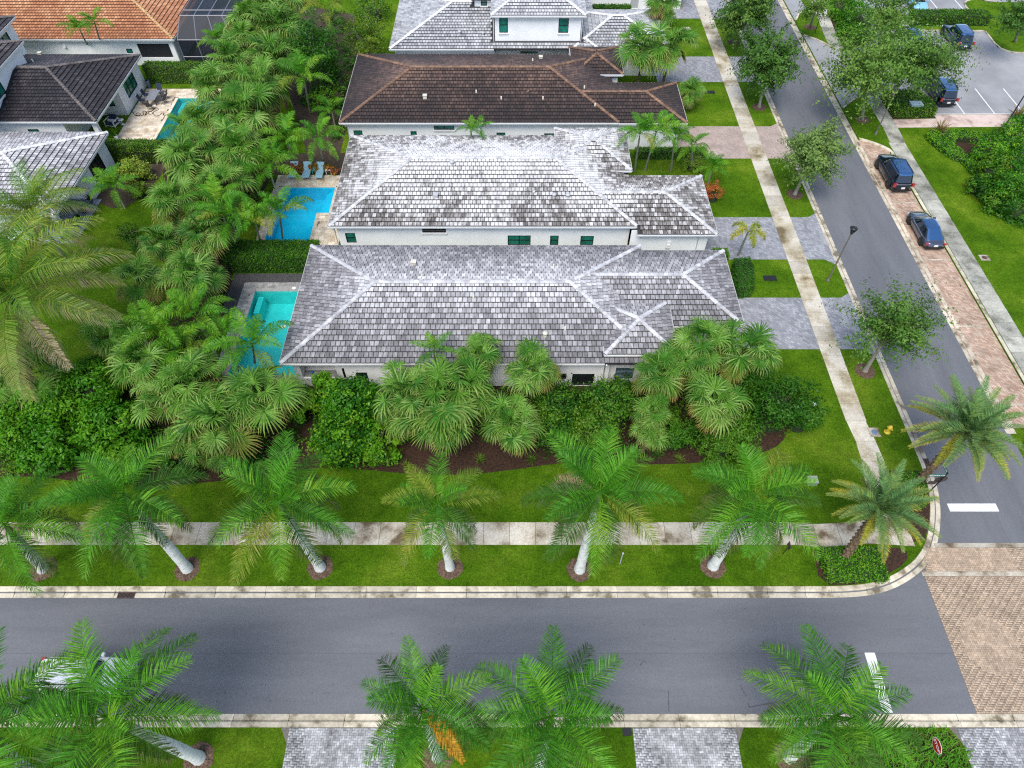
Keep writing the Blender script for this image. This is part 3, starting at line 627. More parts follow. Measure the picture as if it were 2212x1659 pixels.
MT['vent'] = M('beige_vent', (.52,.50,.42), (.64,.60,.50), 4, .7); MT['ventg'] = M('grey_vent', (.42,.43,.45), rough=.5)
def vents(rf, rects, items, mat):
    for n, x, y, k in items:
        dx, dy = D(n, x, y); best = None
        for z in np.arange(3.0, 9.0, .02):
            p = G(dx, dy, z); hs = [v for v in (hfield(r, p.x, p.y) for r in rects) if v is not None]
            if hs and abs(max(hs)-z) < .03: best = p; break
        if best is None: continue
        mb = MB(); p = best
        if k == 'b': mb.cbox((p.x,p.y,p.z+.12), (.36,.34,.40)).cbox((p.x,p.y,p.z+.35), (.42,.40,.05))
        elif k == 'p': mb.lathe([(.10,-.05),(.075,.04),(.07,.34),(.05,.36),(0,.36)], 10, c=(p.x,p.y,p.z))
        else: mb.lathe([(.16,-.05),(.13,.1),(.10,.16),(.10,.22),(.20,.26),(.20,.34),(.1,.42),(0,.44)], 12, c=(p.x,p.y,p.z))
        mb.build('roof_vent', mat, rf)
GW = [(0,(.05,.048,.050)),(.25,(.14,.135,.14)),(.45,(.25,.242,.252)),(.62,(.42,.415,.425)),(.85,(.70,.70,.71))]
def edge(n, c): return M(n, tuple(v*.55 for v in c), c, 4, .8)  # dark lines between courses: shade and dirt put into the edge colour
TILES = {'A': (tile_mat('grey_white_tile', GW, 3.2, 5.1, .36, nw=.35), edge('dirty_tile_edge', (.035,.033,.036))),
 'B': (tile_mat('white_brown_tile', [(0,(.05,.044,.038)),(.22,(.10,.09,.082)),(.38,(.25,.235,.225)),(.5,(.50,.49,.485)),(.8,(.74,.74,.74))], 3.2, 5.1, .30, nscale=.22, nw=.7, sub=-.02), edge('shaded_dirty_tile_edge_brown', (.032,.029,.027))),
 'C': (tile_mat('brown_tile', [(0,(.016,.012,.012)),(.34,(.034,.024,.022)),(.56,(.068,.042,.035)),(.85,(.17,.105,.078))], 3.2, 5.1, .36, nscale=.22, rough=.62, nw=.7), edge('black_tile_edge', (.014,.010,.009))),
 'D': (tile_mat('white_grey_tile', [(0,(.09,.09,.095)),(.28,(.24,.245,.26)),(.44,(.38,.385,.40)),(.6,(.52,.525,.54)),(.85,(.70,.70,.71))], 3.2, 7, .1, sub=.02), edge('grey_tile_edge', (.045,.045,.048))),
 'E': (tile_mat('orange_tile', [(0,(.24,.085,.035)),(.3,(.36,.14,.06)),(.5,(.48,.22,.105)),(.75,(.66,.38,.20))], 3.2, 6, .18, nw=.7), edge('shaded_orange_tile_edge', (.09,.03,.014))),
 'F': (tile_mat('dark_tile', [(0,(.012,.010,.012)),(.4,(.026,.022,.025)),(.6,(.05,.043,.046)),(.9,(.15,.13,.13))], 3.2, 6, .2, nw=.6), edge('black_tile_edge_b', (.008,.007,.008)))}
TILES['G'] = (tile_mat('pale_grey_tile', GW, 3.0, 5.0, .22, nw=.5, sub=-.1), edge('shaded_dirty_tile_edge_g', (.07,.067,.07)))
EH = 3.2
CAPS = {k: M('ridge_'+k, *v, 1.5, .6, rnd=(.8,1.15), fine=(14,.8,1.2)) for k, v in {'grey_white_tile': ((.36,.36,.38),(.62,.62,.64)), 'white_brown_tile': ((.38,.38,.39),(.66,.66,.67)), 'white_grey_tile': ((.6,.6,.62),(.85,.85,.86)), 'pale_grey_tile': ((.55,.55,.57),(.82,.82,.83)), 'brown_tile': ((.12,.065,.04),(.25,.145,.09)), 'orange_tile': ((.42,.24,.10),(.60,.41,.20)), 'dark_tile': ((.08,.07,.068),(.17,.145,.135))}.items()}
# ---- the row of three look-alike one storey houses
def row_house(key, y0, y1, xl, tower_n, label, tilekey, tw, gar):
    h = thing('house', label, 'house', (0,0,0), 0, 'houses in the row beside the side street')
    main = (xl, y0, 10.35, y1, EH, PITCH); rects = [main, (-2.0, gar[0], 16.9, gar[1], EH-PITCH*max(0, y0-gar[0])-.004, PITCH, '', (10.35, y0) if gar[0] < y0 else None), (*tw, 3.62, .34)]
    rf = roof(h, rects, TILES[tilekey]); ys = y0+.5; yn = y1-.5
    gutter(h, [((xl,y0),(tw[0] if not tower_n else 10.35,y0)), ((xl,y1),(xl,y0)), ((10.3,y1),(xl,y1))], EH)
    gutter(h, [((10.35,gar[0]),(16.9,gar[0])), ((16.9,gar[0]),(16.9,gar[1])), ((16.9,gar[1]),(10.3,gar[1]))], rects[1][4])
    gutter(h, [((tw[0],tw[1]),(tw[2],tw[1])), ((tw[2],tw[1]),(tw[2],tw[3])), ((tw[2],tw[3]),(tw[0],tw[3])), ((tw[0],tw[3]),(tw[0],tw[1]))], 3.62)
    return h, rf, rects, ys, yn
def shell(h, segs, z1=3.06):
    for a, b in segs: wall('wall', h, a, b, 0, z1)
# house A
hA, rA, qA, ysA, ynA = row_house('A', 30.15, 42.4, -16.15, False, 'nearest one storey white house with a grey and white tile roof', 'A', (6.45,30.6,11.55,35.75), (33.65,41.8))
hl = [uz((-15.6,ysA),(6.6,ysA), D(5,x0,y0), D(5,x1,y1)) for x0,y0,x1,y1 in ((92,755,188,838),(0,728,36,792),(1392,762,1456,800),(1498,764,1630,840))]
lan = (.45, 3.0, .9, 2.75, 3.2)
holes = [lan]+hl
wall('wall', hA, (-15.6,ysA), (6.95,ysA), 0, 3.06, holes)
for i, q in enumerate(hl): window(hA, (-15.6,ysA), (6.95,ysA), q, 'pane_dark', 1 if i != 1 else 2, 1, sill=False)
MB().box(-15.6,ysA+3.2,0,-11.5,ysA+3.3,3.0).build('lanai_back_wall', MT['white'], hA)
MB().box(-15.2,ysA+.15,.75,-12.6,ysA+.75,.92).build('outdoor_counter', MT['greydeck'], hA)
shell(hA, [((10.3,33.65+.5),(16.4,33.65+.5)), ((16.4,34.15),(16.4,41.3)), ((16.4,41.3),(9.9,41.3)), ((9.9,ynA),(-15.6,ynA)), ((-15.6,ynA),(-15.6,ysA))])
tS = [((6.9,31.0),(11.1,31.0))]
tsh = uz((6.9,31.0),(11.1,31.0), D(5,1782,724), D(5,1886,798))
wall('wall', hA, (6.9,31.0), (11.1,31.0), 0, 3.5, [tsh]); shell(hA, [((11.1,31.0),(11.1,35.4)), ((6.9,35.4),(6.9,31.0))], 3.5)
sh = MB()
for i in range(9):
    z = tsh[2]+(tsh[3]-tsh[2])*(i+.5)/9; sh.cbox((6.9+(tsh[0]+tsh[1])/2,31.05,z), (tsh[1]-tsh[0]-.1,.03,(tsh[3]-tsh[2])/9*.9), 0, Matrix.Rotation(.5,3,'X'))
MT['shutter'] = M('slate_blue_shutter', (.11,.19,.25), rough=.5); sh.build('shutter', MT['shutter'], hA)
spout(hA, 6.6, 30.1, 3.1, (0,.5)); spout(hA, 6.75, 30.6, 3.5, (0,.35))
vents(rA, qA, [(5,470,58,'b'),(5,1375,75,'p'),(5,525,140,'p'),(5,857,275,'p'),(5,1320,518,'t'),(5,1450,480,'p')], MT['vent'])
# house B
hB, rB, qB, ysB, ynB = row_house('B', 44.8, 57.95, -15.2, True, 'second one storey white house with a white roof stained brown', 'B', (4.05,51.9,10.6,58.5), (44.05,52.0))
qb = [uz((-14.7,ysB),(16.4,ysB), D(2,x0,y0), D(2,x1,y1)) for x0,y0,x1,y1 in ((22,1510,102,1574),(522,1480,680,1508),(1078,1526,1226,1590),(1354,1527,1405,1590),(1552,1529,1630,1592))]
wall('wall', hB, (-14.7,ysB), (9.9,ysB), 0, 3.06, qb[:5])
for i, q in enumerate(qb): window(hB, (-14.7,ysB), (9.9,ysB), q, 'pane_dark' if i == 1 else 'pane', 2 if i in (1,2) else 1, 1 if i == 1 else 2, sill=i == 1)
shell(hB, [((9.9,44.55),(16.4,44.55)), ((16.4,44.55),(16.4,51.5)), ((16.4,51.5),(9.9,51.5)), ((9.9,ynB),(-14.7,ynB)), ((-14.7,ynB),(-14.7,ysB)), ((4.5,58.05),(4.5,57.4)), ((10.15,52.3),(10.15,58.05)), ((10.15,58.05),(4.5,58.05))])
MB().box(13.0,44.40,1.2,13.35,44.54,1.9).cbox((13.17,44.38,1.55),(.16,.06,.16)).build('meter_box', MT['trim'], hB)
spout(hB, 15.6, 44.1, 3.1, (0,.4)); spout(hB, -14.9, 44.75, 3.1, (.0,.5))
vents(rB, qB, [(2,840,930,'p'),(2,612,1280,'b'),(2,718,1068,'t'),(2,1378,1278,'t'),(2,1467,1280,'t')], MT['ventg'])
# house C
hC, rC, qC, ysC, ynC = row_house('C', 60.15, 73.4, -16.65, True, 'third one storey white house with a dark brown tile roof', 'C', (6.25,68.4,11.5,74.1), (60.1,67.5))
qc = [uz((-16.1,ysC),(10.3,ysC), D(2,x0,y0), D(2,x1,y1)) for x0,y0,x1,y1 in ((77,845,140,878),(447,850,491,882),(599,814,734,842),(1005,859,1063,892),(1315,864,1378,895))]
wall('wall', hC, (-16.1,ysC), (9.9,ysC), 0, 3.06, qc)
for i, q in enumerate(qc): window(hC, (-16.1,ysC), (9.9,ysC), q, 'pane', 2 if i in (2,3) else 1, 1, sill=i == 2)
shell(hC, [((9.9,60.65),(16.4,60.65)), ((16.4,60.65),(16.4,67.0)), ((16.4,67.0),(9.9,67.0)), ((9.9,ynC),(-16.1,ynC)), ((-16.1,ynC),(-16.1,ysC)), ((6.7,73.6),(6.7,72.9)), ((11.05,68.8),(11.05,73.6)), ((11.05,73.6),(6.7,73.6)), ((9.9,68.85),(11.05,68.85))])
spout(hC, -16.2, 60.1, 3.1, (.1,.5))
vents(rC, qC, [(18,320,765,'b'),(18,912,775,'p'),(18,1236,775,'p'),(18,1640,828,'p'),(18,718,725,'p'),(18,1218,462,'b'),(18,1156,482,'p'),(18,1557,692,'p')], MT['vent'])
# house D, two storeys, behind the brown roof
hD = thing('house', 'two storey white house with green windows behind the brown roof', 'house')
qD = [(-13.4,74.6,9.5,88.0,EH,PITCH),(6.5,74.5,17.2,83.9,EH,PITCH),(-2.3,75.3,7.9,88.0,6.4,.36),(-4.6,80.2,-.4,86.5,6.0,.34)]
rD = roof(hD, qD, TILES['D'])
q2 = [uz((-1.85,75.75),(7.45,75.75), D(2,x0,y0), D(2,x1,y1)) for x0,y0,x1,y1 in ((1022,112,1080,213),(1410,118,1470,214))]
low = [uz((-1.85,75.75),(7.45,75.75), D(2,1160,356), D(2,1272,368))]; low = [(low[0][0], low[0][1], 1.2, 2.4)]
wall('wall', hD, (-1.85,75.75), (7.45,75.75), 0, 6.25, q2+low)
for q in q2: window(hD, (-1.85,75.75), (7.45,75.75), q, 'pane', 1, 2)
window(hD, (-1.85,75.75), (7.45,75.75), low[0], 'pane', 3, 1)
for a, b in (((7.45,75.75),(7.45,87.5)),((7.45,87.5),(-1.85,87.5)),((-1.85,87.5),(-1.85,75.75))): wall('wall', hD, a, b, 3.0, 6.25)
qd = [(1.0,2.3,1.2,2.45),(7.3,9.9,1.25,2.45)]
wall('wall', hD, (-12.9,75.1), (-1.9,75.1), 0, 3.06, qd)
for q in qd: window(hD, (-12.9,75.1), (-1.9,75.1), q, 'pane', 2, 1)
wall('wall', hD, (7.5,75.0), (16.7,75.0), 0, 3.06); wall('wall', hD, (16.7,75.0), (16.7,83.4), 0, 3.06); wall('wall', hD, (-12.9,87.5), (-12.9,75.1), 0, 3.06)
w2 = uz((-4.2,80.6),(-.8,80.6), D(2,903,0), D(2,945,38)); wall('wall', hD, (-4.2,80.6), (-.8,80.6), 2.8, 5.9, [w2]); window(hD, (-4.2,80.6), (-.8,80.6), w2, 'pane', 1, 2)
wall('wall', hD, (-4.2,86), (-4.2,80.6), 2.8, 5.9)
gutter(hD, [((-13.4,74.6),(-2.0,74.6)), ((-13.4,88),(-13.4,74.6)), ((7.5,74.5),(17.2,74.5)), ((17.2,74.5),(17.2,83.9))], EH); gutter(hD, [((-2.3,75.3),(7.9,75.3)), ((7.9,75.3),(7.9,88))], 6.4)
spout(hD, -2.05, 75.5, 6.3, (.05,.15)); spout(hD, 7.55, 75.45, 6.3, (0,.2))
vents(rD, qD, [(18,587,268,'t'),(18,770,275,'t'),(18,1890,245,'t')], MT['ventg'])
# house E, orange roof, with the screened pool cage
hE = thing('house', 'white house with an orange tile roof and a screened pool cage', 'house')
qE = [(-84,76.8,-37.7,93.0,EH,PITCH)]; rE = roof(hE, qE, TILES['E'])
we = [uz((-80,77.3),(-38.2,77.3), D(13,1220,474), D(13,1300,520)), uz((-80,77.3),(-38.2,77.3), D(13,1325,425), D(13,1690,560))]
wall('wall', hE, (-80,77.3), (-38.2,77.3), 0, 3.06, we); window(hE, (-80,77.3), (-38.2,77.3), we[0], 'pane', 1, 1)
q = we[1]; MB().box(-80+q[0],77.40,q[2],-80+q[1],77.44,q[3]).build('porch_screen', MT['screen'], hE)
wall('wall', hE, (-38.2,77.3), (-38.2,92), 0, 3.06); gutter(hE, [((-84,76.8),(-37.7,76.8)), ((-37.7,76.8),(-37.7,93))], EH); spout(hE, -38.0, 76.75, 3.1, (-.1,.5))
MB().cbox((-50.5,77.2,2.2),(.3,.2,.25)).build('wall_lamp', MT['trim'], hE)
cg = MB(); X0, X1, Y0, Y1, e_, t_ = -37.55, -29.0, 77.3, 92.0, 2.9, 4.7; ins = 1.9
fr = []
for x in np.linspace(X0, X1, 5): fr += [((x,Y0,0),(x,Y0,e_))]
xi0, xi1, yi0 = X0+.4, X1-ins, Y0+ins
fr += [((X0,Y0,e_),(X1,Y0,e_)), ((X1,Y0,e_),(X1,Y1,e_)), ((xi0,yi0,t_),(xi1,yi0,t_)), ((xi1,yi0,t_),(xi1,Y1,t_)), ((X1,Y0,e_),(xi1,yi0,t_)), ((X0,Y0,1.0),(X1,Y0,1.0))]
for i, x in enumerate(np.linspace(X0, X1, 5)[:-1]): fr.append(((x,Y0,e_), (xi0+(xi1-xi0)*i/4,yi0,t_))); fr.append(((xi0+(xi1-xi0)*i/4,yi0,t_),(xi0+(xi1-xi0)*i/4,Y1,t_)))
for y in (80.5,83.5,86.5,89.5): fr += [((X1,y,0),(X1,y,e_)), ((X1,y,e_),(xi1,y,t_)), ((xi0,y,t_),(xi1,y,t_))]
for a, b in fr: cg.tube([a, b], .045, 4, smooth=False)
cgo = cg.build('pool_cage', M('pale_cage_frame', (.22,.23,.27), rough=.4), hE)
def scr_mat():
    m, n, b, L = newmat('cage_screen'); b.inputs['Base Color'].default_value = (.005,.008,.016,1); b.inputs['Roughness'].default_value = .6
    tr = n.nodes.new('ShaderNodeBsdfTransparent'); tr.inputs[0].default_value = (.55,.6,.7,1); mx = n.nodes.new('ShaderNodeMixShader'); mx.inputs[0].default_value = .8
    L(tr.outputs[0], mx.inputs[1]); L(b.outputs[0], mx.inputs[2]); L(mx.outputs[0], n.nodes['Material Output'].inputs[0]); return m
scm = scr_mat()
for quad in ([(X0,Y0,.02),(X1,Y0,.02),(X1,Y0,e_),(X0,Y0,e_)], [(X1,Y0,.02),(X1,Y1,.02),(X1,Y1,e_),(X1,Y0,e_)], [(X0,Y0,e_),(X1,Y0,e_),(xi1,yi0,t_),(xi0,yi0,t_)], [(X1,Y0,e_),(X1,Y1,e_),(xi1,Y1,t_),(xi1,yi0,t_)], [(xi0,yi0,t_),(xi1,yi0,t_),(xi1,Y1,t_),(xi0,Y1,t_)]):
    mb = MB(); mb.add(quad, [(0,1,2,3)]); mb.build('screen_panel', scm, cgo)
struct(sheet('patio', [(X0,Y0+.1),(X1-.1,Y0+.1),(X1-.1,92),(X0,92)], .012, MT['greydeck']))
# house F, dark roof, two storeys on its far left
hF = thing('house', 'white house with a near black tile roof beside the dining patio', 'house')
qF = [(-56,60.35,-40.2,73.3,EH,PITCH),(-70,55.5,-49.4,69.6,6.5,.31),(-75,60,-52.6,74.9,6.5,.31)]; rF = roof(hF, qF, TILES['F'], 300)
eF = ((-40.7,66.85),(-40.7,72.85)); wF = uz(*eF, D(14,545,330), D(14,765,345)); 
q = [GX(*D(14,a,b), -40.7) for a, b in ((535,325),(690,115),(775,335),(640,550))]
yy = sorted((p.y-66.85) for p in q); zz = sorted(p.z for p in q); hw = (yy[0]+.15, yy[3]-.15, zz[0]+.12, zz[3]-.12)
hw = (1.5, 4.3, 1.0, 2.75)
wall('wall', hF, *eF, 0, 3.06, [hw]); window(hF, *eF, hw, 'pane', 3, 2)
wS = ((-43.9,66.85),(-40.72,66.85)); hS = (.9,2.3,1.0,2.2); wall('wall', hF, *wS, 0, 3.06, [hS]); window(hF, *wS, hS, 'pane', 1, 2, sill=False)
wall('wall', hF, (-43.9,60.85), (-43.9,66.85), 0, 3.06)
MB().box(-41.1,60.8,0,-40.65,61.2,3.05).build('column', MT['white'], hF); MB().box(-43.9,60.8,2.75,-40.66,61.19,3.05).box(-41.08,61.2,2.75,-40.66,66.84,3.05).build('beam', MT['white'], hF)
sF = ((-49.9,60.85),(-43.9,60.85)); h1 = (2.2,3.3,1.1,2.1); wall('wall', hF, *sF, 0, 3.06, [h1]); window(hF, *sF, h1, 'pane', 1, 1, sill=False)
wall('wall', hF, (-49.9,56), (-49.9,69.1), 0, 6.4, [(6.2,8.0,4.2,5.6)]); window(hF, (-49.9,56), (-49.9,69.1), (6.2,8.0,4.2,5.6), 'pane', 2, 1)
wall('wall', hF, (-53.1,69.1), (-53.1,74.4), 0, 6.4, [(2.0,4.0,4.4,5.8)]); window(hF, (-53.1,69.1), (-53.1,74.4), (2.0,4.0,4.4,5.8), 'pane', 2, 1); wall('wall', hF, (-40.7,72.85), (-53,72.85), 0, 3.06)
gutter(hF, [((-49.9,60.35),(-40.2,60.35)), ((-40.2,60.35),(-40.2,73.3))], EH); gutter(hF, [((-49.4,55.5),(-49.4,69.6)), ((-52.6,69.6),(-52.6,74.9))], 6.5)
vents(rF, qF, [(13,398,540,'b'),(13,325,605,'p')], MT['vent'])
# house G, pale roof at the left edge
hG = thing('house', 'white house with a pale grey tile roof at the left edge, by the lawn', 'house')
qG = [(-64,46.25,-38.4,58.5,EH,PITCH)]; rG = roof(hG, qG, TILES['G'])
eG = ((-38.9,52.65),(-38.9,58.0)); hw = (1.35,3.75,.75,2.55); wall('wall', hG, *eG, 0, 3.06, [hw]); window(hG, *eG, hw, 'pane_dark', 3, 2)
wS = ((-42.4,52.65),(-38.92,52.65)); hS = (.9,2.5,1.0,2.2); wall('wall', hG, *wS, 0, 3.06, [hS]); window(hG, *wS, hS, 'pane_dark', 1, 1)
wall('wall', hG, (-42.4,46.75), (-42.4,52.65), 0, 3.06); MB().box(-39.35,46.75,0,-38.9,47.2,3.05).build('column', MT['white'], hG); MB().box(-39.3,47.2,2.75,-38.9,52.64,3.05).build('beam', MT['white'], hG)
wall('wall', hG, (-60,46.75), (-42.4,46.75), 0, 3.06); wall('wall', hG, (-38.9,58.0), (-60,58.0), 0, 3.06)
gutter(hG, [((-64,46.25),(-38.4,46.25)), ((-38.4,46.25),(-38.4,58.5)), ((-38.4,58.5),(-64,58.5))], EH)
gp = struct(sheet('patio', [(-42.4,46.4),(-38.3,46.4),(-38.3,52.6),(-42.4,52.6)], .012, MT['joint'])); pavers(gp, -42.4, 46.4, -38.3, 52.6, .05, M('blue_grey_slate', (.20,.23,.28), (.30,.33,.38), 2, .6, rnd=(.75,1.2)), .6, .6, 41, (-39,50), pat='bond', name='patio_tile')
# far house at the top, behind the trees
hH = thing('house', 'pale house front with a grey door at the top edge beyond the two storey house', 'house')
wall('wall', hH, (9.5,91.5), (21.5,91.5), 0, 3.06, [(5.6,6.6,.02,2.2)]); MB().box(15.1,91.6,.02,16.1,91.66,2.2).build('door', MT['ventg'], hH)
MB().box(18.6,90.6,0,18.9,90.9,3.0).build('column', MT['frame'], hH); roof(hH, [(8,91.0,22,103,EH,PITCH)], TILES['D'], 60)
# ================================================================ PLANTS
LM = {'royal': leaf_mat('royal_palm_leaf', [(.025,.11,.008),(.055,.22,.014),(.10,.31,.018),(.19,.36,.026)], .4, .35, tipbrown=(.26,.22,.07)),
 'royal_d': leaf_mat('shaded_old_royal_palm_leaf', [(.012,.058,.006),(.030,.115,.010),(.065,.165,.014)], .45, .25, tipbrown=(.26,.22,.08)),  # older lower fronds, with the shade under the crown put into the colour
 'royal_y': leaf_mat('yellowing_palm_leaf', [(.08,.19,.015),(.16,.24,.02),(.30,.28,.04)], .5, .3, tipbrown=(.36,.30,.14)),
 'dry': leaf_mat('dry_palm_leaf', [(.22,.16,.07),(.36,.28,.15),(.48,.40,.26)], .7, .2),
 'orange': leaf_mat('orange_dying_frond', [(.45,.22,.02),(.58,.30,.03)], .6, .3),
 'date': leaf_mat('date_palm_leaf', [(.06,.155,.05),(.11,.225,.07),(.18,.27,.06)], .5, .25, tipbrown=(.42,.36,.04)),
 'date_y': leaf_mat('yellow_date_palm_leaf', [(.15,.21,.03),(.34,.33,.03),(.46,.40,.04)], .5, .25),
 'sabal': leaf_mat('fan_palm_leaf', [(.022,.095,.010),(.058,.195,.018),(.12,.285,.032),(.24,.40,.09)], .4, .32, tipbrown=(.34,.36,.10)),
 'sabal_d': leaf_mat('old_fan_palm_leaf', [(.06,.13,.015),(.13,.20,.025),(.24,.24,.05)], .5, .25, tipbrown=(.42,.28,.10)),
 'coco': leaf_mat('coconut_leaf', [(.03,.14,.012),(.11,.25,.02),(.27,.33,.03)], .45, .3, tipbrown=(.42,.34,.20)),
 'areca': leaf_mat('feather_palm_leaf', [(.03,.14,.008),(.08,.27,.014),(.20,.36,.022)], .4, .34, tipbrown=(.30,.28,.05)),
 'bush': leaf_mat('bright_shrub_leaf', [(.018,.09,.004),(.045,.19,.008),(.10,.29,.012),(.20,.38,.02)], .36, .32),
 'bush2': leaf_mat('dark_shrub_leaf', [(.012,.056,.004),(.030,.125,.008),(.070,.20,.014),(.14,.26,.022)], .4, .3),
 'oak': leaf_mat('oak_leaf', [(.026,.082,.012),(.065,.165,.024),(.125,.245,.04),(.20,.32,.06)], .45, .28),
 'oak_y': leaf_mat('light_oak_leaf', [(.06,.135,.028),(.125,.225,.05),(.21,.31,.08)], .5, .28),
 'hedge': leaf_mat('clipped_hedge_leaf', [(.014,.07,.004),(.038,.135,.006),(.08,.20,.010),(.17,.26,.02)], .4, .28, pscale=1.2),
 'lime': leaf_mat('lime_shrub_leaf', [(.10,.22,.02),(.20,.33,.03),(.36,.42,.08)], .45, .3),
 'croton': leaf_mat('croton_leaf', [(.06,.11,.01),(.28,.17,.02),(.38,.06,.03),(.50,.40,.04)], .45, .25, pscale=3),
 'grassy': leaf_mat('strappy_leaf', [(.03,.15,.008),(.07,.24,.012),(.15,.31,.02)], .45, .3),
 'bromel': leaf_mat('bromeliad_leaf', [(.06,.12,.03),(.20,.15,.06),(.30,.13,.06)], .5, .25, pscale=2),
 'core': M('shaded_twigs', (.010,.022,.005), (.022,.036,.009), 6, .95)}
BK = {'royal': M('royal_palm_trunk', (.40,.42,.40), (.62,.64,.62), 2.2, .75, c3=(.72,.73,.71), lo=.3, hi=.6, stretch=(1,1,2.5), fine=(12,.8,1.15)),
 'shaft': M('green_crownshaft', (.10,.22,.05), (.16,.28,.07), 2, .5), 'grey': M('grey_bark', (.17,.15,.12), (.33,.31,.27), 5, .85, stretch=(1,1,.4), bump=.4),
 'brown': M('brown_palm_trunk', (.09,.055,.03), (.22,.15,.09), 7, .9, bump=.6, bscale=20), 'ring': M('ringed_palm_trunk', (.16,.15,.11), (.34,.33,.27), 3, .8, stretch=(.5,.5,9)), 'twig': M('twig_bark', (.16,.14,.10), (.26,.23,.17), 6, .9)}
Z = Vector((0,0,1))
def leafmesh(name, quads, mats, tips=None, mi=None, smooth=True):
    V = [v for q in quads for v in q]; n = len(quads); F = np.arange(4*n).reshape(n, 4)
    me = np_mesh(name, V, F, mats, {'tip': tips if tips is not None else [0]*n, 'rnd': _rl(n)}, smooth)
    if mi is not None: me.polygons.foreach_set('material_index', mi)
    return me
_rr = np.random.RandomState(4)
def _rl(n): return np.repeat(_rr.rand((n+3)//4), 4)[:n]*.35
def frond_mesh(L, e0, curl, nl, ll, lw, mat, seed, vee=.35, droop=.5, start=.16, plum=.25, tipb=.0, fwd=.75, rach=None, power=1.3, rr=.03):
    rg = random.Random(seed); N = 14; pts = [Vector((0,0,0))]; tan = []
    for i in range(N):
        s = (i+.5)/N; a = e0-curl*s**power; t = Vector((math.cos(a), .0, math.sin(a))); tan.append(t); pts.append(pts[-1]+t*(L/N))
    tan.append(tan[-1]); bend = rg.uniform(-.12,.12)*L
    pts = [p+Vector((0, bend*(k/N)**2, 0)) for k, p in enumerate(pts)]
    Q, tp, mi = [], [], []
    for i in range(N):                                         # rachis: a three sided rod
        w0, w1 = rr*(1-.85*i/N), rr*(1-.85*(i+1)/N); p, q = pts[i], pts[i+1]; S = Vector((0,1,0)); U = S.cross(tan[i])*-1
        for a, b in ((S, U), (U, -S), (-S, S)): Q.append([p+a*w0, p+b*w0, q+b*w1, q+a*w1]); tp.append(0); mi.append(1)
    for k in range(nl):
        s = start+(1-start)*(k+rg.random()*.5)/nl; f = s*N; i = min(int(f), N-1); base = pts[i].lerp(pts[i+1], f-i); t = tan[i]
        S0 = Vector((0,1,0)); U = t.cross(S0)*-1
        if U.z < 0 and abs(t.z) < .9: U = -U
        prof = (.45+.55*min(1,(s-start)/.22))*(1-.72*max(0,(s-.45)/.55)**1.5); l = ll*prof*rg.uniform(.85,1.1)
        for sd in (-1, 1):
            fw = fwd*(.55+.9*s)+rg.uniform(-.12,.12); up = vee+rg.uniform(-plum,plum)
            d = (S0*sd*1.0+t*fw+U*up).normalized(); d2 = (d*(1-droop*.35)+Vector((0,0,-droop*rg.uniform(.6,1.3)))).normalized()
            wv = (t*.9+U*rg.uniform(-.5,.5)).normalized()*lw*.5*(.6+.4*prof)
            m1 = base+d*l*.5; m2 = m1+d2*l*.5
            bt = max(0, tipb*(s*.6+rg.random()*.7)-.25)
            Q.append([base-wv*.6, base+wv*.6, m1+wv, m1-wv]); tp.append(bt*.4); mi.append(0)
            Q.append([m1-wv, m1+wv, m2+wv*.12, m2-wv*.12]); tp.append(min(1, bt*1.3)); mi.append(0)
    return leafmesh('frond', Q, [mat, rach or mat], tp, mi)
def fan_mesh(Lp, e0, curl, R_, nseg, mat, seed, droop=.6, tipb=0., wd=.085):
    rg = random.Random(seed); Q, tp = [], []; N = 6; p = Vector((0,0,0)); pts = [p]; ts = []
    for i in range(N):
        a = e0-curl*((i+.5)/N); t = Vector((math.cos(a),0,math.sin(a))); ts.append(t); p = p+t*(Lp/N); pts.append(p)
    for i in range(N):
        S = Vector((0,1,0)); U = S.cross(ts[i])*-1; w_ = .022
        for a, b in ((S,U),(U,-S)): Q.append([pts[i]+a*w_, pts[i]+b*w_, pts[i+1]+b*w_, pts[i+1]+a*w_]); tp.append(0)
    hub = pts[-1]; a = e0-curl*1.15; T = Vector((math.cos(a),0,math.sin(a))); S = Vector((0,1,0)); U = T.cross(S)*-1
    if U.z < 0: U = -U
    for k in range(nseg):
        an = (-148+296*(k+.5)/nseg+rg.uniform(-3,3))*PI/180; l = R_*(1-.28*(abs(an)/2.6)**2)*rg.uniform(.88,1.08)
        d = T*math.cos(an)+S*math.sin(an)+U*(.22*(1-abs(math.cos(an)))+.06*(k % 2)); d.normalize(); side = (T*-math.sin(an)+S*math.cos(an))+U*(.55 if k % 2 else -.55); side.normalize()
        w_ = wd*rg.uniform(.85,1.15)*(R_/.95)
        d1 = (d+Vector((0,0,-droop*.22))).normalized(); d2 = (d+Vector((0,0,-droop*rg.uniform(.7,1.5)))).normalized()
        a0 = hub+d*l*.04; a1 = a0+d*l*.42; a2 = a1+d1*l*.28; a3 = a2+d2*l*.32; tb = max(0, tipb*rg.uniform(.3,1.2))
        Q += [[a0-side*.012,a0+side*.012,a1+side*w_*.5,a1-side*w_*.5],[a1-side*w_*.5,a1+side*w_*.5,a2+side*w_*.36,a2-side*w_*.36],[a2-side*w_*.36,a2+side*w_*.36,a3+side*.004,a3-side*.004]]; tp += [0,tb*.3,tb]
    return leafmesh('fan_leaf', Q, [mat], tp)
GA = 2.39996
FR = {}
def bank(key, fn):
    if key not in FR: FR[key] = fn()
    return FR[key]
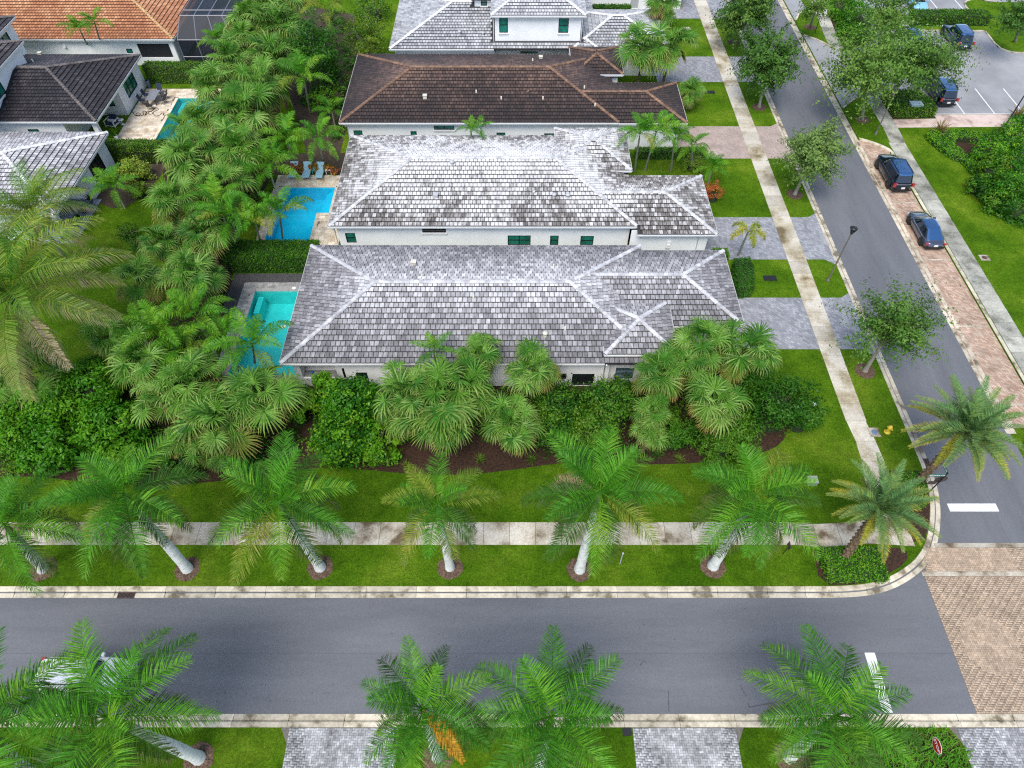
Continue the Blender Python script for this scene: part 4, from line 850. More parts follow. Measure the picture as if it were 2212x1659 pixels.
def trunk_mesh(mb, base, top, prof, n=10, lean=0.0, mi=0, rows=9):
    b, t = Vector(base), Vector(top); pts, rad = [], []
    for i in range(rows):
        u = i/(rows-1); p = b.lerp(t, u); p.x -= lean*math.sin(u*PI)*.5; pts.append(p); rad.append(prof(u))
    mb.tube(pts, rad, n, mi)
def crown(root, top, specs, names='frond', seed=0, sc=1.0, tilt=.1):
    rg = random.Random(seed)
    for i, (me, az) in enumerate(specs):
        o = obj(names, me, root, top); o.rotation_euler = (rg.uniform(-tilt,tilt), rg.uniform(-tilt,tilt)*.6, az); s = sc*rg.uniform(*((.74,1.16) if names == 'fan_leaf' else (.88,1.1))); o.scale = (s, s*rg.choice((-1,1)), s)
def mulch_ring(base, r, parent, inner=.3):
    mb = MB(); rg = random.Random(int(base[0]*10)); n = 26
    vs = [(r*(1 if q else 0)*math.cos(2*PI*k/n)*rg.uniform(.93,1.07)+0, r*(1 if q else 0)*math.sin(2*PI*k/n)*rg.uniform(.93,1.07), .012 if q else .06) for q in (1,) for k in range(n)]
    vs.append((0,0,.05)); mb.add(vs, [(k,(k+1)%n,n) for k in range(n)])
    for k in range(70):
        a = rg.random()*2*PI; q = r*rg.uniform(.35,1.0); mb.cbox((q*math.cos(a),q*math.sin(a),.04+.02*rg.random()), (.13,.035,.02), 0, Matrix.Rotation(rg.random()*3,3,'Z') @ Matrix.Rotation(rg.uniform(-.4,.4),3,'X'))
    mb.build('mulch_ring', MT['mulch_l'], parent)
MT['mulch_l'] = M('pale_bark_mulch', (.06,.035,.022), (.17,.11,.075), 9, .95, fine=(25,.6,1.4))
# ---- royal palms
def royal(i, base, top, label, group, sc=1.0, n=15, yel=(), dry=(), orange=None, seed=0):
    b = Vector(base); t = Vector(top); r = thing('royal_palm', label, 'palm tree', b, 0, group); lt = t-b
    mb = MB(); q = lt*.80; trunk_mesh(mb, (0,0,-.05), q, lambda u: (.34 if u < .04 else .25+.05*math.sin(min(1,u*1.4)*PI)-.07*u)*min(1.1,sc+.1)); mb.build('trunk', BK['royal'], r)
    mb = MB(); trunk_mesh(mb, q, lt, lambda u: (.17-.08*u)*sc+.02, rows=5); mb.build('crownshaft', BK['shaft'], r)
    mulch_ring(b, .78, r)
    sp = []; rg = random.Random(seed+50)
    for k in range(n):
        u = k/(n-1); az = k*GA+seed
        v = 0 if u < .12 else 1 if u < .36 else 2 if u < .68 else 3
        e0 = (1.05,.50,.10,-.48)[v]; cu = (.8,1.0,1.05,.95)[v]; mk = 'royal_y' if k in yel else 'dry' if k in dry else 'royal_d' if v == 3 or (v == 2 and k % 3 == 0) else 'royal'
        w_ = (k+seed) % 2
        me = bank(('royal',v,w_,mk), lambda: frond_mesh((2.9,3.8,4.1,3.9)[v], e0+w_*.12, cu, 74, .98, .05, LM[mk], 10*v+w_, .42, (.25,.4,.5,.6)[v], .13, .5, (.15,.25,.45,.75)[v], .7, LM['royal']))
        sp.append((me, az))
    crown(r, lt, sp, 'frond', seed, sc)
    if orange is not None: crown(r, lt, [(bank(('royal','o'), lambda: frond_mesh(3.2,.25,1.05,60,.75,.055,LM['orange'],77,.2,.9,.15,.2,0,.7)), orange)], 'frond', seed, 1.0)
    return r
ord_ = ['leftmost','second','third','fourth','fifth','sixth']
NR = 'royal palms along the front sidewalk'; SRW = 'royal palms along the near side of the front road'
def at(bpx, cpx, z): return G(*bpx), G(*cpx, z)
R_ = [((94,1229),(12,1120),7.2,.92), ((405,1229),(267,1053),9.0,.98), ((692,1226),(602,1070),9.0,1.0), ((972,1226),(945,1075),8.8,.78), ((1252,1230),(1296,1048),9.4,.95), ((1540,1223),(1632,1055),9.2,.95)]
RL = ['royal palm cut by the left edge, its pale trunk leaning over the sidewalk', 'second royal palm from the left in the row along the front sidewalk', 'royal palm third from left by the front sidewalk, below the leafy bush',
      'smallest yellowish royal palm, fourth along the front sidewalk', 'royal palm by the front sidewalk with a small grey post beside it', 'rightmost royal palm of the front sidewalk row, nearest the corner']
for i, (b, c, z, s) in enumerate(R_):
    c = (c[0], c[1]+14); z -= .6; B = G(*b); T = G(*c, z)
    T = Vector((T.x, T.y, z)); royal(i, B, T, RL[i], NR, s*1.1, 20 if i != 3 else 16, yel=((), (13,), (12,), (2,4,5,8,9,11), (10,13), (12,))[i], dry=((), (), (), (12,), (14,), ())[i], seed=i*3+1)
S_ = [((430,1638),(232,1549),8.6,1.04), ((120,1720),(-40,1575),8.4,1.1), ((945,1636),(912,1530),8.6,.80), ((1150,1720),(1192,1549),8.6,.94), ((1705,1636),(1808,1547),7.0,.95)]
SLb = ['large royal palm over the white vehicle at lower left', 'royal palm at the lower left corner, partly out of frame', 'royal palm with one orange dying frond beside the grey paver drive', 'bushy royal palm bottom centre, right of the one with an orange frond', 'royal palm beside the white stop bar and stop sign']
for i, (b, c, z, s) in enumerate(S_):
    B = G(*b); T = G(*c, z); T = Vector((T.x, T.y, z)); royal(i, B, T, SLb[i], SRW, s*1.06, 21, yel=((14,),(),(),(),(15,))[i], orange=-.75 if i == 2 else None, seed=i*5+20)
# ---- date palms at the corner
def date(base, top, label, sc, seed, n=44):
    b, t = Vector(base), Vector(top); r = thing('date_palm', label, 'palm tree', b, 0, 'date palms at the street corner'); lt = t-b
    mb = MB(); trunk_mesh(mb, (0,0,-.05), lt, lambda u: .19+.06*u+.10*max(0,u-.85)/.15, 12, rows=8); tr = mb.build('trunk', BK['brown'], r)
    rg = random.Random(seed); bm_ = MB(); H = lt.length
    for k in range(int(H/.055)):
        u = k*.055/H; a = k*GA; rr_ = .20+.07*u; p = lt*u; bm_.cbox(p+Vector((math.cos(a)*rr_,math.sin(a)*rr_,.02)), (.10,.12,.11), 0, Matrix.Rotation(a,3,'Z') @ Matrix.Rotation(-.7,3,'Y'))
    bm_.build('leaf_boots', BK['brown'], tr)
    sp = []
    for k in range(n):
        u = k/(n-1); v = 0 if u < .12 else 1 if u < .4 else 2 if u < .75 else 3; mk = 'date_y' if v == 3 and k % 2 else 'date'
        sp.append((bank(('date',v,mk,k % 2), lambda: frond_mesh((2.3,3.0,3.1,2.9)[v], (1.25,.85,.4,-.05)[v]+.1*(k % 2), (.5,.7,.75,.65)[v], 66, .5, .05, LM[mk], 30+v, .55, .15, .14, .12, (.1,.25,.6,1.1)[v], .8, LM[mk], rr=.022)), k*GA+seed))
    crown(r, lt, sp, 'frond', seed, sc, .06)
B = G(1977,1047); date(B, G(2086,932,5.9), 'tall date palm with yellow lower fronds hanging over the side street', 1.12, 3)
B = G(1819,1209); date(B, G(1902,1098,5.6), 'grey green date palm in the low hedge at the rounded corner', .98, 8, 38)
# ---- fan palms: (crop, x, y, crown height, radius px, label)
def fan(p, z, rad, label, seed, n=30, old=.25, group='fan palms in the planting belts', trunks=True):
    T = G(*p, z); B = Vector((T.x, T.y, 0)); r = thing('fan_palm', label, 'palm tree', B, 0, group); s = rad*mpp(T)/2.05
    mb = MB(); rg = random.Random(seed); trunk_mesh(mb, (0,0,-.05), (0,0,z), lambda u: .16+.05*(u > .7), 9, lean=rg.uniform(-.3,.3), rows=8); mb.build('trunk', BK['brown'], r)
    sp = []
    for k in range(n):
        u = k/(n-1); v = 0 if u < .15 else 1 if u < .42 else 2 if u < .74 else 3; mk = 'sabal_d' if v == 3 and rg.random() < old*2 else 'sabal'; w_ = rg.randrange(4)
        sp.append((bank(('fan',v,mk,w_), lambda: fan_mesh((.5,.85,1.0,.95)[v]+.16*w_, (1.3,.9,.42,-.1)[v]+(-.22,-.05,.1,.28)[w_], (.35,.6,.75,.8)[v], (.95,1.1,1.12,1.02)[v]*(1.05,.92,1.1,.85)[w_], 30+3*(w_ % 2), LM[mk], 60+v*4+w_, (.4,.7,1.0,1.2)[v]*(.7+.2*w_), (.15,.35,.6,1.0)[v], .075)), k*GA+seed*1.3+rg.uniform(-.5,.5)))
    for k in range(rg.randrange(1,4)): sp.append((bank(('fan','dead',k), lambda: fan_mesh(.9, -.75, .5, .95, 24, LM['dry'], 200+k, 1.3, 0, .07)), rg.uniform(-2.6,-.5)))
    crown(r, Vector((0,0,z)), sp, 'fan_leaf', seed, s*1.04, .26)
FP_ = [  # along the near house and the front belt
 (5,880,640,4.6,50,'tall slender fan palm rising in front of the nearest roof, left of centre'), (5,1250,740,4.4,56,'fan palm before the nearest house between its small windows'),
 (5,420,880,4.2,66,'leftmost fan palm of the clump below the near house wall'), (5,660,880,4.6,74,'largest fan palm of the clump in front of the near house'), (5,830,830,4.3,64,'fan palm at the right rear of the central clump'),
 (5,650,1050,3.4,72,'low fan palm with orange dead tips at the mulch edge'), (5,1105,1080,3.2,68,'round fan palm standing alone over the mulch at centre'), (5,400,1020,3.0,50,'small fan palm low on the left of the central clump'),
 (5,2060,760,4.4,62,'fan palm beside the entry tower of the near house'), (5,2010,1010,3.4,46,'narrow fan palm between the two dark bushes right of centre'), (5,1990,1130,2.6,42,'little fan palm below the entry tower, near the front lawn'),
 (6,130,560,4.8,68,'fan palm left of the pair beside the near driveway'), (6,395,610,4.6,62,'fan palm right of the pair beside the near driveway'), (6,200,940,4.2,62,'fan palm in the right bush nearest the corner lawn'), (6,10,690,4.4,52,'fan palm squeezed between the tower palm and the driveway pair'),
 (4,1680,890,4.2,72,'full fan palm at the lower end of the turquoise pool'), (4,1440,1060,3.8,74,'fan palm in the front left belt above the third royal palm'), (4,1230,820,4.3,74,'fan palm left of the turquoise pool steps'), (4,1030,920,3.6,52,'fan palm wedged beside the bright shrub mass'),
 (4,1170,1190,2.6,40,'small fan palm in shade below the front left belt'), (4,1400,1260,2.6,50,'low yellowish fan palm just behind the third royal palm'), (4,900,680,4.2,62,'fan palm under the arching feather palms at left'), (4,180,780,3.6,74,'wide blue green fan palm at the left edge below the coconut palm'),
 (4,700,520,3.6,50,'fan palm at the dark lawn right of the coconut palm'), (4,900,150,4.0,54,'fan palm above the dark lawn, beside the coconut fronds'), (4,1240,110,4.4,62,'fan palm by the black fence left of the turquoise pool'),
 (1,1050,1560,4.2,48,'bluish fan palm at the lower tip of the left lawn'), (1,1310,1500,4.4,52,'fan palm between the left lawn and the feather palm clump'), (1,1130,1300,4.4,56,'fan palm on the bend of the left lawn'), (1,1440,1180,4.8,54,'fan palm above the feather palm clump by the blue pool'),
 (1,1220,1000,5.2,70,'large fan palm at the end of the hedge above the left lawn'), (1,1530,980,5.0,58,'fan palm between the hedge end and the loungers'), (1,1590,720,5.2,66,'broad fan palm right of the teal pool'), (1,1310,780,4.4,48,'fan palm overhanging the teal pool'),
 (1,1690,560,5.2,56,'fan palm in the belt right of the dining patio'), (1,1390,560,5.2,50,'fan palm beside the far end of the teal pool'), (1,1770,380,5.4,56,'fan palm behind the dark broadleaf tree'), (1,1490,400,5.4,50,'fan palm at the end of the far clipped hedge'),
 (1,1580,250,5.4,46,'fan palm just right of the screened cage'), (1,1800,170,5.4,50,'fan palm left of the dark broadleaf tree top'), (1,1620,120,5.6,54,'fan palm near the top edge beside the cage'), (1,1790,40,5.6,58,'topmost fan palm of the belt, at the upper edge'),
 (2,1950,310,5.0,50,'left fan palm of the pair by the two storey house garage'), (2,2130,290,5.2,50,'right fan palm of the pair by the two storey house garage'), (2,2080,20,5.0,38,'fan palm at the top edge before the pale house front'), (3,60,590,2.0,30,'low clumping palm on the lawn beside the brown roofed house')]
for i, (n, x, y, z, rad, lb) in enumerate(FP_): fan(D(n, x, y), z, rad*1.12, lb, i+1, 27 if z > 3 else 22)
# ---- feather palms
def feather(bpx, cpx, z, rad, label, seed, n=11, yel=(), stems=1, name='feather_palm', group='feather palms in the gardens', mat='areca', lw=.05, upright=0.0, bare=True, ring=True):
    T = G(*cpx, z); B = G(*bpx) if bpx else Vector((T.x, T.y, 0)); r = thing(name, label, 'palm tree', B, 0, group); lt = T-B; s = rad*mpp(T)/2.0
    mb = MB(); trunk_mesh(mb, (0,0,-.05), lt*.86, lambda u: .10-.02*u, 8); mb.build('trunk', BK['ring'], r)
    mb = MB(); trunk_mesh(mb, lt*.86, lt, lambda u: .085-.04*u, 8, rows=4); mb.build('crownshaft', BK['shaft'], r)
    sp = []; rg = random.Random(seed)
    for k in range(n):
        u = k/(n-1); v = 0 if u < .2 else 1 if u < .6 else 2; mk = 'royal_y' if k in yel else mat; w_ = rg.randrange(2)
        sp.append((bank((mat,v,mk,w_,lw), lambda: frond_mesh((1.9,2.3,2.3)[v], (1.3,.95,.5)[v]+.15*w_, (1.0,1.5,1.6)[v], 42, .60, lw, LM[mk], 90+v*2+w_, .35, (.5,.75,.95)[v], .2, .15, (.1,.2,.4)[v], .7, LM[mk], rr=.022)), k*GA+seed*1.7))
    crown(r, lt, sp, 'frond', seed, s, .12)
FE = [((4,1650,690),(4,1640,590),4.4,92,'feather palm overhanging the turquoise pool by the near roof',11,(8,)), (None,(4,1270,400),4.6,86,'tallest arching feather palm left of the turquoise pool',12,(9,)), (None,(4,1060,500),4.4,84,'feather palm with long arching fronds above the left fan palms',12,(8,10)),
 (None,(4,1180,610),4.0,72,'feather palm low in front of the arching pair at left',11,(9,)), (None,(4,900,480),4.0,64,'feather palm nearest the dark lawn, left of the arching pair',10,()), (None,(4,1440,520),3.8,58,'feather palm touching the grey pool deck edge',10,(7,)),
 ((1,1830,1540),(1,1815,1390),4.2,74,'feather palm leaning over the bright blue pool',9,(4,6)), ((1,1575,1610),(1,1490,1420),4.6,74,'ring trunked feather palm above the hedge beside the blue pool',11,(5,9)), ((1,1700,1600),(1,1650,1440),4.2,66,'feather palm between the two that flank the blue pool corner',10,(5,)), (None,(1,1420,1340),4.6,74,'feather palm with a yellow frond at the upper left of the blue pool clump',11,(8,)),
 (None,(1,1740,1090),3.8,70,'dense dark feather palm left of the loungers',14,()), ((1,1890,1060),(1,1860,900),4.6,62,'feather palm behind the left sun lounger',11,()), ((1,2100,1060),(1,2060,910),4.6,62,'feather palm behind the right sun lounger',11,()), ((1,2010,740),(1,1970,510),5.2,66,'thin twin stemmed palm in the shaded yard beside the brown roof',10,(6,)),
 (None,(1,2150,720),2.5,44,'low feather palm beside the brown roof corner',9,()), (None,(1,1190,830),2.6,48,'dark cycad like palm at the edge of the teal pool',12,()), (None,(1,1420,270),3.2,44,'leafy palm at the corner of the screened cage',12,()), ((1,590,340),(1,520,200),5.8,38,'left slim palm before the orange roof',9,(6,)), ((1,670,345),(1,615,150),6.4,40,'right taller slim palm before the orange roof',9,(7,)),
 (None,(5,600,620),4.6,50,'small yellow green feather palm before the nearest roof eave',9,(6,)), (None,(2,840,840),4.2,30,'left of two small palms peeping over the second roof',9,()), (None,(2,905,835),4.2,32,'right of two small palms peeping over the second roof',9,()),
 ((2,1900,1110),(2,1935,870),4.8,54,'left feather palm of the group at the brown house garage',11,(8,)), ((2,1965,1110),(2,2040,860),4.9,58,'middle feather palm of the group at the brown house garage',11,(9,)), ((2,2135,1110),(2,2160,900),4.4,50,'right feather palm of the group at the brown house garage',11,(7,)), ((3,60,1100),(3,60,950),3.2,46,'arching feather palm by the pink driveway',10,()),
 (None,(3,190,1090),1.8,40,'bushy dark palm in the bed beside the second garage',12,()), ((1,2140,120),(1,2110,70),6.0,62,'yellowing palm with brown skirt at the top edge',10,(2,4,6,7,8)), (None,(1,740,1220),2.2,58,'bushy bright palm in the bed below the pale roof corner',14,())]
for i, (b, c, z, rad, lb, n, yl) in enumerate(FE): feather(D(*b) if b else None, D(*c), z, rad, lb, i+3, n, yl)
# small golden foxtail palm at the second driveway: a few bushy drooping fronds
B = C(3,358,1656); T = C(3,425,1500,3.3); r = thing('foxtail_palm', 'small golden palm leaning over the grey driveway', 'palm tree', B); lt = T-B
mb = MB(); trunk_mesh(mb, (0,0,-.05), lt, lambda u: .11-.04*u, 8); mb.build('trunk', BK['ring'], r)
LM['gold'] = leaf_mat('golden_palm_leaf', [(.12,.22,.015),(.26,.30,.02),(.42,.38,.03)], .5, .3)
fx = frond_mesh(1.9, .75, 2.3, 80, .42, .05, LM['gold'], 5, .3, .4, .12, 1.3, .3, .6, LM['gold'])
for k, a in enumerate((-.5, -1.5, 2.3, 3.5, .6)): o = obj('frond', fx, r, lt, a); o.scale = (1+.1*(k % 2),)*3
# coconut palms at the left edge
def coco(cpx, z, rad, label, seed, n=32):
    T = G(*cpx, z); B = Vector((T.x+.6, T.y-.4, 0)); r = thing('coconut_palm', label, 'palm tree', B, 0, 'coconut palms at the left edge'); lt = T-B; s = rad*mpp(T)/4.6
    mb = MB(); trunk_mesh(mb, (0,0,-.05), lt, lambda u: .22-.08*u, 10); mb.build('trunk', BK['ring'], r); sp = []
    nu = MB(); rg = random.Random(seed)
    for k in range(9): a = k*GA; nu.lathe([(0,-.12),(.07,-.09),(.11,0),(.07,.09),(0,.13)], 8, c=(lt.x+.25*math.cos(a), lt.y+.25*math.sin(a), lt.z-.25))
    nu.build('coconuts', LM['royal_y'], r)
    for k in range(n):
        u = k/(n-1); v = 0 if u < .15 else 1 if u < .45 else 2 if u < .8 else 3; mk = 'dry' if v == 3 and k % 2 else 'royal_y' if (v >= 2 and k % 3 == 0) else 'coco'
        sp.append((bank(('coco',v,mk), lambda: frond_mesh((4.2,5.0,5.1,4.6)[v], (1.25,.9,.4,-.1)[v], (.9,1.25,1.15,.9)[v], 80, 1.25, .046, LM[mk], 120+v, .05, (.7,.95,1.15,1.3)[v], .18, .12, (.2,.45,.9,1.3)[v], .75, LM['royal_y'], rr=.045)), k*GA+seed))
    crown(r, lt, sp, 'frond', seed, s, .1)
coco(D(4,70,270), 8.5, 225, 'big coconut palm with yellow brown fronds at the left edge', 2)
coco(D(1,215,1390), 7.0, 130, 'green coconut palm over the pale roof at the left edge', 5, 26)
# ---- broadleaf crowns
def leaf_cloud(name, n, rad, leaf, mat, seed, clumps=60, shell=.55, flat=1.0, cs=.26, spray=0, zmin=-1.0, aspect=.55, weights=None):
    rg = np.random.RandomState(seed); d = rg.normal(size=(clumps, 3)); d /= np.linalg.norm(d, axis=1)[:,None]; d = d[d[:,2] > zmin] if zmin > -1 else d
    c = d*(shell+(1-shell)*rg.rand(len(d))**.6)[:,None]*rg.uniform(.82,1.08,size=(len(d),1)); nc = len(c)
    k = rg.randint(0, nc, n); g = rg.normal(size=(n,3))*cs*rg.uniform(.6,1.2,size=(nc,1))[k]*np.array([1,1,.75])
    if spray:
        u = c/np.linalg.norm(c, axis=1)[:,None]+rg.normal(size=(nc,3))*.25; u /= np.linalg.norm(u, axis=1)[:,None]; g = g*.5+u[k]*(rg.normal(size=(n,1))*cs*spray)
    P = c[k]+g
    R3 = np.array(rad); P = P*R3; C_ = c[k]*R3
    nrm = (P-C_)/(np.linalg.norm(P-C_, axis=1)[:,None]+1e-6)*.8+P/(np.linalg.norm(P, axis=1)[:,None]+1e-6)*.6+rg.normal(size=(n,3))*.55+np.array([0,0,.5*flat]); nrm /= np.linalg.norm(nrm, axis=1)[:,None]
    t = np.cross(nrm, rg.normal(size=(n,3))); t /= np.linalg.norm(t, axis=1)[:,None]+1e-9; b = np.cross(nrm, t)
    s = leaf*rg.uniform(.65,1.25,size=(n,1)); a = s*aspect
    V = np.stack([P-t*s*.5, P+b*a*.5-t*s*.05, P+t*s*.55-nrm*s*.12, P-b*a*.5-t*s*.05], 1).reshape(-1, 3); F = np.arange(4*n).reshape(n, 4)
    tone = np.clip(rg.rand(nc)[k]*.4+.2*rg.rand(n), 0, 1)
    return np_mesh(name, V, F, mat, {'rnd': tone*.9}), c*R3
def tree(base, cpx, z, rpx, label, seed, mat='oak', n=5200, leaf=.24, name='oak_tree', group='street trees', trunk=.13, flat=.8, clumps=70, ratio=(1,1,.82), ring=True, cs=.2, shell=.45, spray=1.5):
    T = G(*cpx, z); B = Vector(base) if base else Vector((T.x, T.y, 0)); r = thing(name, label, 'tree', B, 0, group); R0 = rpx*mpp(T)*.9; rad = [R0*q for q in ratio]; lt = T-B
    me, cc = leaf_cloud('crown', n, rad, leaf, LM[mat], seed, clumps, shell, flat, cs, spray); cr_ = obj('crown', me, r, lt)
    mb = MB(); fork = Vector((lt.x*.55, lt.y*.55, max(1.0, lt.z-rad[2]*.85))); trunk_mesh(mb, (0,0,-.05), fork, lambda u: trunk*(1.25-.4*u)+.06*(u < .05), 9, rows=6); mb.build('trunk', BK['grey'], r)
    lb = MB(); rg = random.Random(seed)
    for k in rg.sample(range(len(cc)), min(len(cc), 30)):
        e = lt+Vector(cc[k])*.92; m = fork.lerp(e, .5)+Vector((rg.uniform(-.15,.15), rg.uniform(-.15,.15), .15))*R0*.3; lb.tube([fork, m, e], [trunk*.5, trunk*.26, .012], 5, caps=False)
    lb.build('limbs', BK['grey'], r)
    if ring and base: mulch_ring(B, .75, r)
    return r
TR = [((3,330,275),(3,410,75),4.7,66,'street tree nearest the top edge on the west verge','oak',9500,.28), ((3,495,695),(3,565,385),4.9,74,'second street tree from the top, beside the pink driveway walk','oak',12000,.27), ((3,725,1260),(3,855,985),4.5,76,'airy street tree opposite the black SUV','oak_y',9500,.24), ((6,1180,745),(6,1370,445),5.0,96,'sparse spreading street tree nearest the corner','oak',9000,.21)]
for i, (b, c, z, rp, lb, mk, n, lf) in enumerate(TR): tree(C(*b), D(*c), z, rp, lb, 200+i, mk, n, lf, ratio=(1,1,.9) if i < 3 else (1,1,.85), clumps=85, shell=.3, cs=.18 if i < 3 else .16, spray=1.15 if i < 3 else 1.9)
tree(C(10,640,1165), D(10,700,640), 6.4, 92, 'big dark tree at the parking entrance beside the lamp post', 210, 'oak', 9000, .27, clumps=110, ratio=(1,1,.9))
tree(C(10,900,1000), D(10,1060,560), 6.2, 84, 'large tree behind the entrance tree, over the planted island', 211, 'oak', 8500, .27, clumps=100, ring=False)
tree(C(10,1180,860), D(10,1390,600), 5.6, 62, 'thin light green tree reaching over the parked cars', 212, 'oak_y', 3000, .25, clumps=70, ring=False, cs=.22)
tree(C(10,135,265), D(10,190,60), 4.2, 34, 'young tree behind the white sign at the top', 213, 'oak', 2200, .24)
tree(C(10,740,320), D(10,900,110), 5.6, 62, 'tree behind the parked cars near the top edge', 214, 'oak', 5000, .27, ring=False)
tree(C(10,2125,405), D(10,2170,150), 5.0, 46, 'tree on the grass island at the upper right corner', 215, 'oak', 3600, .26)
tree(None, D(1,2030,330), 4.2, 76, 'dark dense broadleaf tree in the yard beside the brown roof', 216, 'bush2', 8500, .22, 'broadleaf_tree', 'garden trees', .15, ratio=(.95,1,.95), ring=False)
# ---- shrubs
def shrub(cpx, z, rpx, label, seed, mat='bush', n=5000, leaf=.17, ratio=(1,.9,.8), name='shrub', group='garden shrubs', clumps=60, core=True, cs=.17, shell=.62, flat=.9, aspect=.5, cat='shrub'):
    T = G(*cpx, z); R0 = rpx*mpp(T); rad = [R0*q for q in ratio]; r = thing(name, label, cat, (T.x, T.y, 0), 0, group); hz = max(rad[2]*.9, z-.0)
    me, cc = leaf_cloud('foliage', n, rad, leaf, LM[mat], seed, clumps, shell, flat, cs, zmin=-.75, aspect=aspect); obj('foliage', me, r, (0,0,z))
    lb = MB(); rg = random.Random(seed)
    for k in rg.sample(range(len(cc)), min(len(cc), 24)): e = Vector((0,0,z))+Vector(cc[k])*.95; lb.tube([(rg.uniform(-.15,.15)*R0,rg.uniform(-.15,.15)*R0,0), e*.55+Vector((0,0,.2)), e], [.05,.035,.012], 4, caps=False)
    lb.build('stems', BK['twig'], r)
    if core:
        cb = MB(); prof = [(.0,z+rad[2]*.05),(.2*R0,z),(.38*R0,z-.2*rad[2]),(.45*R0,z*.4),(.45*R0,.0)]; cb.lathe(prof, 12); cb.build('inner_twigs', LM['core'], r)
LM['lime2'] = leaf_mat('yellow_green_tree_leaf', [(.04,.12,.01),(.09,.19,.014),(.17,.25,.02)], .42, .3)
tree(None, D(2,160,230), 3.4, 58, 'bright yellow green tree at the corner of the two storey house', 217, 'lime2', 5500, .2, 'broadleaf_tree', 'garden trees', .12, ring=False)
SH = [(4,560,880,2.6,78,'bright green shrub in front of the left fan palms','bush'), (4,330,960,2.4,74,'bright shrub mass at the left, middle of three','bush'), (4,90,1080,2.0,78,'bright shrub mass cut by the left edge','bush'), (4,330,1220,1.5,74,'lower shrub mass above the second royal palm','bush'), (4,720,1120,2.0,70,'shrub mass right of the left hedge, above the second royal palm','bush'),
 (4,620,760,2.4,40,'upright shrub tips beside the dark lawn','bush'), (4,120,1270,1.0,56,'shrub at the lower left edge over the first royal palm','bush2'),
 (5,80,960,2.2,72,'dense round bush left of the central palm clump','bush'), (5,0,1180,1.6,72,'lower part of the bush above the third royal palm','bush'), (5,230,1200,1.2,60,'bush at the mulch edge left of the dead tipped fan palm','bush'), (4,2130,880,2.0,50,'bush below the outdoor kitchen of the near house','bush'),
 (5,1420,980,2.0,66,'spreading dark bush with pale twigs right of centre','bush2'), (5,1740,960,2.2,74,'dark bush below the entry tower','bush2'), (5,1600,1160,1.5,62,'lower dark bush above the fifth royal palm','bush2'), (5,1330,880,1.6,42,'gold speckled bush under the small windows','hedge'), (5,1830,870,1.6,40,'clipped bush below the blue shutter','bush2'),
 (6,620,930,2.4,80,'big dark bush on the right, next to the corner lawn','bush2'), (6,780,1010,1.6,48,'outer bush reaching onto the corner lawn','bush2'), (6,330,1120,1.6,62,'bush behind the sixth royal palm','bush2'), (6,450,800,2.2,50,'bush below the driveway fan palms','bush2'),
 (1,870,1110,1.0,36,'clipped lime green shrub by the pale house window','lime'), (1,900,1230,.7,24,'lime shrub at the bed edge by the left lawn','lime'), (3,200,1240,.9,27,'red flowering shrub in the bed beside the second garage','croton'), (3,70,1060,.6,26,'variegated shrub under the palm by the pink driveway','lime'),
 (5,390,1090,1.1,48,'shrub filling the gap behind the dead tipped fan palm','bush2'), (5,1380,1130,1.3,52,'shrub between the lone fan palm and the fifth royal palm','bush2'), (5,2140,1130,1.4,54,'shrub left of the rightmost fan palm, above the sixth royal palm','bush2'), (6,250,1230,1.1,56,'low shrub directly behind the sixth royal palm','bush2'), (4,1560,1330,1.1,50,'low shrub behind the third royal palm','bush2'), (4,1180,1330,1.1,48,'low shrub between the second and third royal palms','bush2'), (4,800,1330,1.1,52,'low shrub directly behind the second royal palm','bush'), (4,1900,950,2.0,44,'shrub at the corner of the near house beside the pool fan palm','bush'),
 (6,395,130,1.0,0,'',''), (3,1330,690,0,0,'','')]
for i, (n, x, y, z, rp, lb, mk) in enumerate(SH):
    if rp: shrub(D(n, x, y), z, rp, lb, 300+i, mk, 6500 if rp > 60 else 4200 if rp > 35 else 1800, .25 if mk == 'bush' else .20 if rp > 30 else .15, clumps=120 if rp > 60 else 60, shell=.5 if mk == 'bush' else .25, cs=.125 if mk == 'bush' else .15)
